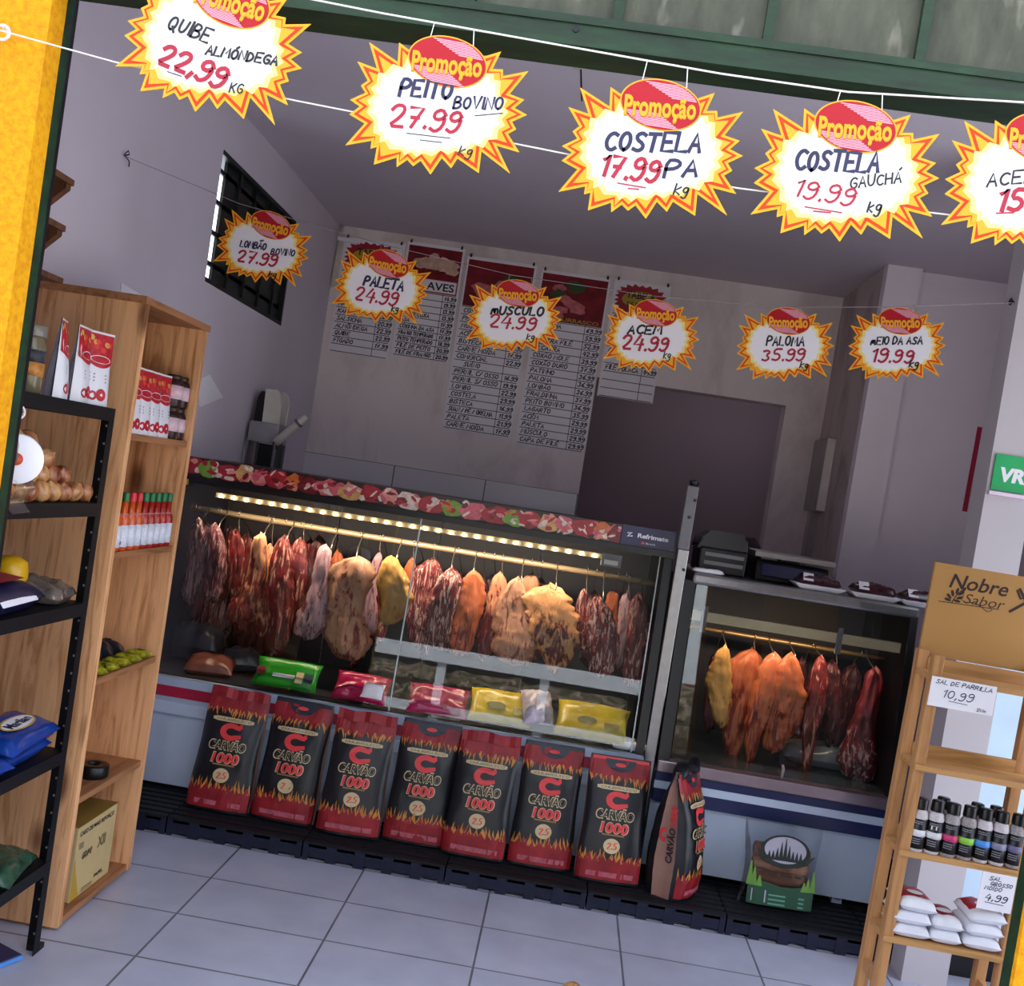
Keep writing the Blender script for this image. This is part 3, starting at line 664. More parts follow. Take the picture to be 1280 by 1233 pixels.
main = [
 (246, 662, 243, 770, 18, 'slab', 'dark', 4.36, 'dark strip between the first rib slabs'), (310, 668, 300, 790, 20, 'slab', 'red', 4.42, 'red cut behind the broad shank'), (368, 676, 356, 800, 20, 'strip', 'dark', 4.44, 'dark cut behind the bright red muscle'), (388, 676, 374, 792, 20, 'slab', 'red', 4.46, 'red cut behind the lean strip'),
 (484, 702, 474, 800, 22, 'slab', 'red', 4.46, 'red cut behind the egg-shaped piece'), (528, 704, 516, 800, 20, 'slab', 'dark', 4.46, 'dark cut just right of the glass seam'), (575, 716, 563, 812, 22, 'slab', 'red', 4.46, 'red cut left of the smooth orange block'), (618, 722, 612, 815, 20, 'slab', 'dark', 4.46, 'dark cut behind the hollow piece'),
 (676, 726, 668, 825, 26, 'slab', 'red', 4.46, 'red cut between the two largest pieces'), (740, 742, 738, 835, 22, 'slab', 'dark', 4.46, 'dark cut behind the rib flap'), (776, 744, 770, 838, 20, 'slab', 'red', 4.46, 'red cut behind the lilac strip'),
 (249, 652, 238, 752, 20, 'slab', 'rib', f_, 'dull purple rib slab'), (260, 655, 251, 737, 16, 'strip', 'rib', b_, 'narrow purple flank strip'),
 (272, 657, 264, 750, 22, 'slab', 'rib', f_, 'purple slab with a pale fat streak'), (286, 660, 281, 748, 15, 'strip', 'dark', b_, 'narrow dark strip'),
 (252, 668, 250, 800, 22, 'flare', 'rib', 4.5, 'long grooved rib sheet hanging low'), (264, 668, 257, 803, 28, 'flare', 'rib', 4.5, 'wide long grooved rib sheet'), (291, 666, 276, 800, 22, 'slab', 'rib', 4.5, 'long purple rib sheet'),
 (297, 663, 290, 772, 17, 'taper', 'red', mY, 'dark red cut with a curled top'), (328, 669, 303, 776, 30, 'flare', 'fatred', f_, 'broad red shank with orange fat'), (316, 674, 302, 822, 24, 'strip', 'dark', 4.5, 'long dark cut behind the broad shank'),
 (338, 682, 325, 792, 19, 'slab', 'fatred', mY, 'knobbly red cut with orange fat'), (357, 672, 345, 815, 25, 'slab', 'red', f_, 'long bright red muscle'), (340, 690, 332, 820, 20, 'flare', 'dark', b_, 'dark red shank reaching low'),
 (378, 674, 362, 790, 19, 'taper', 'red', mY, 'lean red strip with a fat rim'), (397, 671, 382, 772, 20, 'slab', 'dark', b_, 'dark red folded cut'), (412, 684, 381, 795, 30, 'flare', 'pale', f_, 'pale lilac fatty flap widening downward'),
 (424, 690, 415, 780, 16, 'strip', 'orange', b_, 'orange edged strip behind the lilac flap'), (443, 697, 430, 822, 45, 'club', 'cream', f_, 'large cream fat slab'), (452, 708, 440, 833, 20, 'strip', 'red', b_, 'red muscle peeping below the cream slab'),
 (473, 693, 456, 792, 20, 'flare', 'pale', mY, 'pinkish lilac cut with red edge'), (494, 697, 487, 780, 33, 'egg', 'yellow', f_, 'egg-shaped yellow fatty cut'), (515, 699, 506, 776, 14, 'strip', 'orange', mY, 'slim orange strip by the glass seam'),
 (541, 700, 522, 812, 34, 'slab', 'marble', mY, 'broad marbled rib slab'), (562, 712, 547, 812, 30, 'slab', 'marble', f_, 'marbled rib slab with a pale fat edge'), (590, 714, 579, 817, 27, 'slab', 'orange', f_, 'smooth orange fat-capped block'),
 (604, 722, 600, 800, 16, 'strip', 'dark', b_, 'dark lean piece behind the orange block'), (626, 716, 606, 822, 20, 'slab', 'fatred', mY, 'orange topped cut with dark hollow'), (650, 725, 636, 828, 45, 'drop', 'cream', f_, 'big wrinkled cream fat slab widening downward'),
 (664, 718, 660, 812, 24, 'strip', 'fatred', b_, 'orange and red cut behind the wrinkled slab'), (693, 734, 688, 837, 52, 'point', 'tip', f_, 'broad orange shouldered cut with a dark red pointed end'),
 (731, 738, 726, 812, 19, 'flare', 'marble', mY, 'rib flap with a white fat edge'), (752, 748, 751, 846, 30, 'slab', 'marble', f_, 'long rib slab with red lean'), (768, 740, 764, 800, 16, 'strip', 'orange', b_, 'orange fatty strip'),
 (784, 742, 775, 832, 16, 'slab', 'pale', mY, 'thin lilac edged strip'), (800, 746, 790, 856, 24, 'slab', 'red', f_, 'plain dark red slab near the black end panel')]
hang(main, 1.205, 4.28, 'long case', 'meat cuts hanging in the long case', 100)
fs_, bs_, ms_ = 4.14, 4.36, 4.25
small = [(906, 809, 897, 905, 24, 'egg', 'yellow', fs_, 'yellow fat topped cut'), (893, 820, 889, 912, 16, 'strip', 'dark', bs_, 'dark red strip'), (941, 811, 905, 958, 33, 'taper', 'orange', ms_, 'long orange cut tapering to a point'), (965, 818, 937, 953, 25, 'taper', 'orange', fs_, 'smooth orange tongue-shaped cut'),
 (992, 818, 966, 940, 34, 'egg', 'orange', fs_, 'bulging orange and red cut'), (1005, 823, 999, 978, 16, 'strip', 'dark', bs_, 'long narrow dark cut'), (1025, 822, 1008, 972, 19, 'taper', 'red', fs_, 'long bright red cut with a white edge'), (1044, 828, 1038, 932, 22, 'slab', 'dark', ms_, 'lean dark red cut'),
 (1064, 831, 1056, 938, 24, 'slab', 'dark', bs_, 'dark red slab with a nicked top'), (1090, 836, 1072, 972, 36, 'flare', 'mix', fs_, 'large red cut with a white marbled foot'), (1132, 850, 1122, 925, 20, 'slab', 'marble', ms_, 'pink marbled cut half behind the salt rack')]
hang(small, 1.043, 4.25, 'small case', 'meat cuts hanging in the small case', 300)

# ---------------------------------------------------------------- packages lying on the long case's deck
def pillow(w, d, h, seed=0, n=18, wr=.12, flat=.0):
    """filled bag lying down: centred in x and y, underside at 0"""
    off = Vector((seed * 7.3, seed * 3.1, 0))
    def fn(i, j):
        u = -1 + 2 * i / (n - 1); v = -1 + 2 * j / (n - 1); e = ((1 - u ** 4) * (1 - v ** 4)) ** .5
        q = 1 + wr * noise.noise(Vector((u * 2.2, v * 2.2, seed)) + off) + wr * .5 * noise.noise(Vector((u * 5, v * 5, seed + 9)) + off)
        sh = 1 - .06 * (1 - abs(v) ** 2) * (abs(u) > .95) - .05 * (1 - abs(u) ** 2) * (abs(v) > .95)
        return u * w / 2 * sh, v * d / 2 * sh, e, q
    m = MB()
    m.grid(n, n, lambda i, j: (fn(i, j)[0], fn(i, j)[1], h * .42 + h * .58 * fn(i, j)[2] * fn(i, j)[3]))
    m.grid(n, n, lambda i, j: (fn(n - 1 - i, j)[0], fn(n - 1 - i, j)[1], h * .42 - h * .42 * fn(n - 1 - i, j)[2]))
    return m
def lie(name, label, cat, px, py, Y, w, d, h, mat, seed, rot=(0, 0, 0), group=None, z=None, wr=.12):
    c = aty(px, py, Y)
    r = thing(name, label, cat, (c.x, Y, z if z is not None else c.z), rot, group)
    part('pack', pillow(w, d, h, seed, wr=wr), mat, r, smooth=True)
    return r
dz0 = .536
gp = lie('bacon_pack', 'bright green plastic pack with a red badge lying at the front of the long case', 'package', 358, 860, 4.035, .27, .13, .055, pm('bright_green_film', '1f8a1e', .25), 3, (math.radians(52), 0, .03), z=dz0 + .055)
m = MB(); fp = lambda u, v: (u, v, .0585)
m.poly([(-.10 + .02 * math.cos(a), .02 * math.sin(a) - .012) for a in [2 * PI * k / 12 for k in range(12)]], fp, 0)
m.quads([[(-.05, -.032), (.04, -.032), (.04, -.016), (-.05, -.016)]], fp, 1); m.quads([[(.045, -.048), (.075, -.048), (.075, .002), (.045, .002)]], fp, 2)
m.quads([[(.08, -.04), (.115, -.04), (.115, -.0), (.08, -.0)]], fp, 3)
part('printed_front', m, [pm('dark_red_print', '6d1420'), M_paper, pm('beige_print', 'c9b48a'), pm('slate_print', '2c3540')], gp)
rp = lie('meat_pack', 'crumpled magenta film pack of sliced meat beside the green pack', 'package', 452, 872, 4.03, .23, .13, .06, pm('magenta_printed_film', 'a01a48', .2, var=.3), 4, (math.radians(50), 0, -.04), z=dz0 + .05, wr=.3)
part('white_patch', pillow(.09, .07, .03, 8, 10), M_paper, rp, True, loc=(.055, -.02, .045))
lie('meat_pack', 'pink and white film pack right of the glass seam', 'package', 545, 895, 4.035, .25, .14, .055, pm('pink_printed_film', '9c2450', .2, var=.35, scale=14), 5, (math.radians(46), 0, .05), z=dz0 + .048, wr=.3)
yel = pm('yellow_food_film', 'bfa81a', .22, var=.25, scale=10)
y1_ = lie('cheese_pack', 'round-topped yellow pack behind the fifth charcoal bag', 'package', 625, 890, 4.07, .26, .16, .06, yel, 6, (math.radians(44), 0, .06), z=dz0 + .055)
y2_ = lie('cheese_pack', 'large yellow pack at the right end of the long case', 'package', 738, 915, 4.07, .30, .17, .065, yel, 7, (math.radians(44), 0, -.05), z=dz0 + .058)
for q, s in ((y1_, 1), (y2_, 1)):
    m = MB(); fp = lambda u, v: (u, v, .069)
    m.poly([(.04 * math.cos(a) - .02, .018 * math.sin(a) - .02) for a in [2 * PI * k / 14 for k in range(14)]], fp, 0); m.quads([[(.05, -.05), (.11, -.05), (.11, -.02), (.05, -.02)]], fp, 1)
    part('print', m, [pm('olive_print', '5a5a20'), pm('dim_print', '7d7a30')], q)
lie('plastic_bag', 'crumpled clear plastic bag between the two yellow packs', 'plastic bag', 668, 893, 4.05, .13, .16, .07, pm('cloudy_white_film', 'b9aebc', .25, var=.3, scale=20), 11, (math.radians(44), 0, .3), z=dz0 + .08, wr=.5)
wt = thing('foam_tray', 'white foam tray at the right front corner of the long case', 'tray', (aty(795, 930, 4.03).x - .03, 4.03, dz0))
part('tray', MB().hexa([(-.06, -.03, 0), (.06, -.03, 0), (.06, .04, 0), (-.06, .04, 0)], [(-.075, -.045, .035), (.075, -.045, .035), (.075, .05, .035), (-.075, .05, .035)]), M_paper, wt, bevel=.004)
wt2 = dup(wt, (aty(540, 893, 4.03).x + .06, 4.028, dz0), (0, 0, .05), 'white foam tray at the front of the long case, right of the glass seam')
brown = pm('brown_cured_meat', '6a3a32', .35, var=.35, scale=18)
lie('meat_pack', 'brownish wrapped meat in the dim left corner of the long case', 'package', 262, 842, 4.12, .20, .16, .07, brown, 12, (math.radians(8), 0, .2), z=dz0, wr=.3)
lie('plastic_bag', 'grey clouded plastic bag at the left of the long case', 'plastic bag', 240, 822, 4.34, .26, .16, .15, pm('smoky_grey_film', '363c4a', .3, var=.35, scale=14), 13, (0, 0, 0), z=dz0, wr=.4)
lie('plastic_bag', 'smaller grey plastic bag behind the green pack', 'plastic bag', 300, 838, 4.26, .17, .14, .09, pm('smoky_grey_film', '4f5666'), 14, (0, 0, .3), z=dz0, wr=.4)
lie('plastic_bag', 'crumpled clear plastic bag on the small case deck under the marbled cut', 'plastic bag', 1030, 975, 4.3, .42, .22, .09, pm('bluish_cloudy_film', '66717c', .2, var=.35, scale=14), 15, (0, 0, 0), z=.541, wr=.5)
dk = thing('hook_hand', 'small pale hooked bracket standing on the steel sill of the small case', 'hook', (aty(972, 985, 4.0).x, 3.965, .535))
part('bracket', MB().tube([(0, 0, .0), (.002, 0, .04), (-.004, 0, .055)], .006, 8), pm('pale_pink_plastic', 'c0a8ac'), dk, True)

# ================================================================ PROMO SIGNS
SGC = Vector((645, 505)); SY = 1.76
def sgl(cx, cy):
    p = aty(930 + cx / 5.12, 115 + cy / 5.12, SY) - aty(930 + SGC.x / 5.12, 115 + SGC.y / 5.12, SY); return (p.x, p.z)
OUT = [(450, 150), (385, 105), (378, 232), (185, 108), (240, 280), (108, 235), (180, 360), (135, 393), (165, 440), (65, 488), (130, 530), (62, 583), (165, 640), (40, 785), (215, 750), (208, 802), (250, 790),
       (233, 905), (385, 855), (385, 918), (455, 868), (495, 908), (545, 872), (612, 960), (685, 850), (750, 915), (790, 850), (935, 942), (950, 800), (1145, 940), (1050, 760), (1205, 800), (1125, 680),
       (1180, 650), (1150, 600), (1250, 553), (1165, 510), (1230, 455), (1130, 420), (1253, 268), (1085, 305), (1082, 262), (1012, 262), (1068, 145), (960, 180)]
OUTL = [sgl(*p) for p in OUT][::-1]
def inset(P, d):
    n = len(P); out = []
    for i in range(n):
        a, b, c = Vector(P[i - 1]), Vector(P[i]), Vector(P[(i + 1) % n]); e1 = (b - a).normalized(); e2 = (c - b).normalized()
        n1 = Vector((-e1.y, e1.x)); n2 = Vector((-e2.y, e2.x)); bi = n1 + n2
        if bi.length < 1e-4: bi = n1
        bi.normalize(); k = d / max(.2, bi.dot(n1)); lim = .72 * min((b - a).length, (c - b).length)
        out.append(tuple(b + bi * min(k, lim)))
    return out
def area2(P): return sum(P[i - 1][0] * P[i][1] - P[i][0] * P[i - 1][1] for i in range(len(P)))
if area2(OUTL) < 0: OUTL = OUTL[::-1]
M_sy = pm('bright_yellow_card', 'dc9c1c', .5, 0, .3, .02); M_so = pm('orange_red_card', 'c03404', .5, 0, .3, .02); M_sa = pm('amber_card', 'dc9a24', .5, 0, .3, .02); M_sw = pm('white_card', 'd8d4da', .5, 0, .3, .01)
M_sr = pm('badge_red', 'a21020', .45, 0, .3, .02); M_spk = pm('badge_pink', 'd89cb0', .45, 0, .3, .02); M_sp = pm('cream_card', 'dcc884', .5, 0, .3, .02)
PX1 = .000291 / 1.0
m = MB(); mf = lambda u, v, d: (u, d, v)
m.prism(OUTL, -.0006, .0008, mf, 0)
lay = lambda k: (lambda u, v: (u, -.0006 - .0003 * k, v))
I1 = inset(OUTL, .0044); I2 = inset(OUTL, .0098); I3 = inset(OUTL, .0165)
m.poly(I1, lay(1), 1); m.poly(I2, lay(2), 2)
def radial(kv, kt):
    P = []; n = len(OUTL)
    for i in range(n):
        r0 = math.hypot(*OUTL[i]); rp = math.hypot(*OUTL[i - 1]); rn = math.hypot(*OUTL[(i + 1) % n])
        tip = r0 > rp and r0 > rn; v = (rp + rn) / 2 if tip else r0
        k = (v * kt / r0) if tip else kv; P.append((OUTL[i][0] * k, OUTL[i][1] * k))
    return P
m.poly(radial(.865, .93), lay(3), 3); m.poly(radial(.80, .85), lay(4), 4)
CARD = m.mesh('card')
ec, ex, ey = sgl(712, 226), sgl(978, 267), sgl(698, 393)
def el(k, a, kx=None): kx = kx or k; return (ec[0] + (ex[0] - ec[0]) * kx * math.cos(a) + (ey[0] - ec[0]) * k * math.sin(a), ec[1] + (ex[1] - ec[1]) * kx * math.cos(a) + (ey[1] - ec[1]) * k * math.sin(a))
m = MB(); AN = [2 * PI * k / 40 for k in range(40)]
E1 = [el(1.0, a) for a in AN]; E2 = [el(.945, a, .965) for a in AN]
if area2(E1) < 0: E1 = E1[::-1]; E2 = E2[::-1]
m.prism(E1, -.0006, .0007, mf, 0); m.poly(E1, lay(5), 0); m.poly(E2, lay(6), 1)
ux, uy = Vector(ex) - Vector(ec), Vector(ey) - Vector(ec)
def strip(v0, v1, side, start):
    pts = []
    for v in (v0, v1):
        lim = math.sqrt(max(0, .93 - v * v)); a, b = (start + (v - v0) * .2, lim) if side > 0 else (-lim, start + (v - v0) * .2)
        pts.append((a, b))
    q = [(pts[0][0], v0), (pts[0][1], v0), (pts[1][1], v1), (pts[1][0], v1)]
    return [tuple(Vector(ec) + ux * x * .96 + uy * v * .95) for x, v in q]
for k in range(9):
    v = -.88 + k * .065; m.poly(strip(v, v + .04, 1, -.42 + k * .085), lay(7), 2)
for k in range(9):
    v = .36 + k * .062; m.poly(strip(v, v + .038, -1, -.0 + k * .06), lay(7), 2)
BADGE = m.mesh('badge')
m = MB(); d0, d1 = sgl(480, 232), sgl(935, 262); tw = math.hypot(d1[0] - d0[0], d1[1] - d0[1]); ta = math.atan2(d1[1] - d0[1], d1[0] - d0[0]); tcx, tcy = (d0[0] + d1[0]) / 2, (d0[1] + d1[1]) / 2
put_text(m, 'Promoção', tcx + .0008, tcy + .0016, tw * 1.03, .034, lay(8), 1, .035, 0, ta); put_text(m, 'Promoção', tcx, tcy + .0028, tw * 1.03, .034, lay(9), 0, .025, 0, ta)
PROMO = m.mesh('badge_lettering'); M_pshadow = pm('dark_orange_print', 'c8600c', .5)
tipL, tipR = Vector(sgl(40, 785)), Vector(sgl(1250, 553)); midL = (tipL + tipR) / 2; WL = (tipR - tipL).length
first = {}
def sign(label, L, R, Y, texts, rot, strz=None, group=None, hang_dx=(.30, .62)):
    """L, R: picture positions of the lower-left and middle-right points of the star"""
    A, B = aty(L[0], L[1], Y), aty(R[0], R[1], Y); mid = (A + B) / 2
    s = math.hypot(B.x - A.x, B.z - A.z) / WL
    ang = -math.radians(rot)                                   # turn in the plane of the card
    c, q = math.cos(ang), math.sin(ang); mx, mz = (midL.x * c - midL.y * q) * s, (midL.x * q + midL.y * c) * s
    r = thing('promo_sign', label, 'price sign', (mid.x - mx, Y, mid.z - mz), (0, -ang, 0), group)
    r.scale = (s, s, s)
    part('card', CARD, [M_sy, M_so, M_sa, M_sp, M_sw], r)
    b = part('badge', BADGE, [M_sy, M_sr, M_spk], r, label='red oval badge with pink stripes')
    part('badge_lettering', PROMO, [M_sy, M_pshadow], b)
    mats = [M_inkb, M_inkr, M_ink]; m = MB()
    inv = r.matrix_basis.inverted(); k_ = Y / FOC / s
    def loc2(px, py): v = inv @ aty(px, py, Y); return (v.x, v.z)
    for T in texts:
        if T[0] == '_': pen_line(m, [loc2(T[1], T[2]), loc2(T[3], T[4])], T[6] * k_, lay(6), T[5])
        else:
            t, px, py, w, h, col, pen, tr = T; p = loc2(px, py)
            put_pen(m, t, p[0], p[1], w * k_, h * k_, lay(6), col, pen * k_, -math.radians(tr - 8.93) - ang, len(label))
    part('handwriting', m, mats, r)
    for k, tcrop in enumerate(((590, 72), (885, 110))):
        p = sgl(*tcrop); wp = r.matrix_basis @ Vector((p[0], 0, p[1]))
        top = (strz(wp.x) if strz else wp.z + .03) - wp.z
        v = (r.matrix_basis.to_3x3().inverted() @ Vector((.004 * (1 - 2 * k), 0, top)))
        part('hanging_loop', MB().tube([(p[0], -.001, p[1] - .006), (p[0] + v.x, v.y, p[1] + v.z)], .0009 / s, 6), M_string if strz is ZU else M_thread, r)
    return r
# strings: the front one under the shutter rail, the plain one behind the cards, the thin one inside
up_pts = [Vector((-1.16, SY, 2.335)), aty(480, 17, SY), aty(720, 60, SY), aty(900, 92, SY), aty(1060, 115, SY), aty(1280, 128, SY), Vector((.98, SY, 2.325))]
def zint(P, x):
    P = sorted(P, key=lambda p: p.x)
    for a, b in zip(P[:-1], P[1:]):
        if x <= b.x: break
    return a.z + (b.z - a.z) * (x - a.x) / (b.x - a.x)
ZU = lambda x: zint(up_pts, x)
def string(label, pts, r, mat, ends=True):
    o = part('hanging_string', MB().tube(pts, r, 6), mat); tag(o, label, 'string')
    return o
string('white cord along the green shutter rail holding the large promotion signs', [tuple(p) for p in up_pts], .0016, M_string)
for x, z in ((-1.16, 2.335), (.98, 2.325)): pass
lo_pts = [aty(0, 38, 1.772)] + [aty(x, y, 1.772) for x, y in ((145, 78), (370, 126), (655, 182), (920, 235), (1180, 268))] + [Vector((.97, 1.772, 2.10))]
string('white cord passing behind the large signs, tied to the ring on the yellow wall', [tuple(p) for p in lo_pts], .0014, M_string)
rg = thing('wall_ring', 'white ring hook on the yellow wall at the left edge', 'hook', (lo_pts[0].x, 1.80, lo_pts[0].z))
part('ring', MB().tube([(.013 * math.cos(a), -.02, .013 * math.sin(a)) for a in [2 * PI * k / 16 for k in range(17)]], .0028, 6), M_string, rg, True)
part('stem', MB().tube([(0, 0, .0), (0, -.022, .012)], .003, 6), M_string, rg)
for nm, P0 in (('small steel eye on the yellow wall above the ring hook, outside the opening', up_pts[0]), ('small steel eye on the right yellow wall for the upper cord', up_pts[-1]), ('small steel eye on the right yellow wall for the lower cord', lo_pts[-1])):
    o = thing('wall_eye', nm, 'hook', (P0.x, 1.80, P0.z)); part('stem', MB().tube([(0, 0, 0), (0, 1.77 - 1.815, 0)], .004, 6), M_steel, o)
SI = 3.304
in_pts = [Vector((XL, SI, 2.407)), aty(300, 255, SI), aty(480, 306, SI), aty(640, 344, SI), aty(815, 370, SI), aty(980, 384, SI), aty(1120, 384, SI), aty(1264, 373, 3.5)]
in_pts[-1] = Vector((1.392, 3.552, in_pts[-1].z))
ZI = lambda x: zint(in_pts, x)
string('thin grey thread across the shop holding the six small promotion signs', [tuple(p) for p in in_pts], .0009, M_thread)
o = thing('wall_hook', 'knotted wire hook on the left wall above the pine cabinet', 'hook', (XL, SI, 2.407))
part('wire', MB().tube([(0, 0, 0), (.012, .012, .01), (.018, -.01, .016), (.008, -.018, .0), (.018, .006, -.014), (.012, .02, -.028)], .0022, 6), M_black, o, True)
o = thing('wall_hook', 'round screw ring on the side of the white column', 'hook', (1.398, 3.575, in_pts[-1].z + .008))
part('ring', MB().tube([(-.012, .011 * math.cos(a), .011 * math.sin(a)) for a in [2 * PI * k / 14 for k in range(15)]], .0025, 6), M_black, o, True)
part('stem', MB().tube([(0, 0, 0), (-.013, 0, 0)], .003, 6), M_black, o)
big = 'large promotion signs in the doorway'; sml = 'small promotion signs inside the shop'
D, Rr, K = 0, 1, 2
sign('large starburst sign reading QUIBE ALMÔNDEGA 22,99, leftmost in the doorway', (144, 82), (377.7, 86.8), SY,
     [('QUIBE', 237, 36.4, 55, 17, K, 3.2, 21), ('ALMÓNDEGA', 302.5, 70, 92, 11.5, K, 3.0, 10), ('22,99', 240.5, 82, 88, 25, Rr, 5.6, 23), ('_', 210, 90.2, 227.5, 96.3, K, 1.2), ('KG', 295.4, 111, 16, 12, K, 2, 8)], 12, ZU, big)
sign('large starburst sign reading PEITO BOVINO 27,99 in the doorway', (431.6, 181), (659, 144.5), SY,
     [('PEITO', 531.6, 112, 64, 20, D, 4.6, 4), ('BOVINO', 597, 129.5, 60, 14, D, 3.0, 2), ('27.99', 530, 149, 88, 25, Rr, 4.4, 6), ('_', 508.8, 167.2, 563, 173.5, K, 1.1), ('_', 525.3, 175.6, 552.5, 178.8, K, 1.1), ('_', 594, 145.3, 628.5, 142.2, K, 1.2), ('kg', 581.5, 189, 16, 13, K, 1.8, 8)], 1.8, ZU, big)
sign('large starburst sign reading COSTELA PA 17,99 in the doorway', (697.8, 240), (928.7, 195), SY,
     [('COSTELA', 815, 178, 116, 22, D, 4.8, 3), ('17.99', 786.7, 211, 70, 26, Rr, 5.0, 7), ('PA', 850, 211, 40, 20, D, 4.4, 0), ('_', 772, 229.4, 807, 235.3, Rr, 1.6), ('_', 785, 236.2, 798.4, 237.2, Rr, 1.6), ('kg', 851, 236, 17, 15, K, 2.2, 6)], 0, ZU, big)
sign('large starburst sign reading COSTELA GAUCHA 19,99 in the doorway', (937.8, 268.3), (1174.1, 223), SY,
     [('COSTELA', 1045.2, 202, 99, 23, D, 4.8, 3), ('GAUCHÁ', 1093, 226, 61, 13, K, 2.2, -6), ('19.99', 1029.6, 241, 71, 21, Rr, 3.0, 11), ('_', 1005.8, 259.1, 1051.5, 266.4, Rr, 1.6), ('_', 1016.5, 264.4, 1037.8, 266.4, Rr, 1.6), ('kg', 1092, 258, 15, 15, K, 2.4, 6)], 0, ZU, big)
sign('large starburst sign reading ACEM 15,99, cut by the right edge of the photo', (1176, 281.8), (1412, 236.5), SY,
     [('ACEM', 1263, 223, 58, 15, K, 2.6, -4), ('15.99', 1290, 251, 82, 27, Rr, 5.4, 4), ('_', 1244.7, 267.1, 1266.3, 266.4, Rr, 1.8), ('kg', 1335, 272, 16, 14, K, 2.2, 6)], 0, ZU, big)
sign('small starburst sign reading LOMBÃO BOVINO 27,99 before the dark window', (266, 327), (386, 323), SI,
     [('LOMBÃO', 316.5, 306.5, 33, 8, D, 2.0, 8), ('BOVINO', 353.5, 315.5, 30, 7.5, D, 1.8, 5), ('27.99', 321, 323, 50, 14, Rr, 2.8, 8), ('kg', 340.6, 343, 9, 8, K, 1.5, 6)], 9, ZI, sml)
sign('small starburst sign reading PALETA 24,99 before the first price boards', (413.4, 380.3), (536.2, 369.3), SI,
     [('PALETA', 479.7, 354, 50, 12, D, 3.0, 9), ('24.99', 470, 370.5, 53, 16, Rr, 2.8, 9), ('kg', 493.4, 386, 8, 8, K, 1.6, 6)], 5.7, ZI, sml)
sign('small starburst sign reading MUSCULO 24,99 before the price boards', (581, 425.5), (702.8, 399.8), SI,
     [('mUSCULO', 646, 389, 64, 10, K, 2.8, 2), ('24.99', 640, 403, 57, 15, Rr, 2.8, 4), ('kg', 662.8, 421, 9, 9, K, 1.5, 6)], -1, ZI, sml)
sign('small starburst sign reading ACEM 24,99 at the right of the price boards', (753, 449.6), (874.8, 424), SI,
     [('ACEM', 805.5, 412.4, 41, 10, K, 2.8, 2), ('24.99', 805.5, 429.5, 56, 16.5, Rr, 3.2, 3), ('kg', 833.4, 443.5, 8, 10, K, 1.4, 6)], -1, ZI, sml)
sign('small starburst sign reading PALOMA 35,99 before the rear doorway', (920, 463.9), (1042.8, 431.4), SI,
     [('PALOMA', 981.1, 426.5, 45, 11, K, 2.2, 1), ('35.99', 977.9, 444, 50, 13.5, Rr, 2.6, 0), ('kg', 1004.5, 456, 9, 9, K, 1.7, 6)], -3.7, ZI, sml)
sign('small starburst sign reading MEIO DA ASA 19,99, rightmost of the small signs', (1060, 464), (1183, 431), SI,
     [('mEIO DA ASA', 1120, 426, 61, 9, K, 2.0, 0), ('19.99', 1114.8, 445, 49, 15.5, Rr, 2.8, 2), ('kg', 1141.7, 454.5, 10, 10, K, 1.8, 6)], -4.2, ZI, sml)

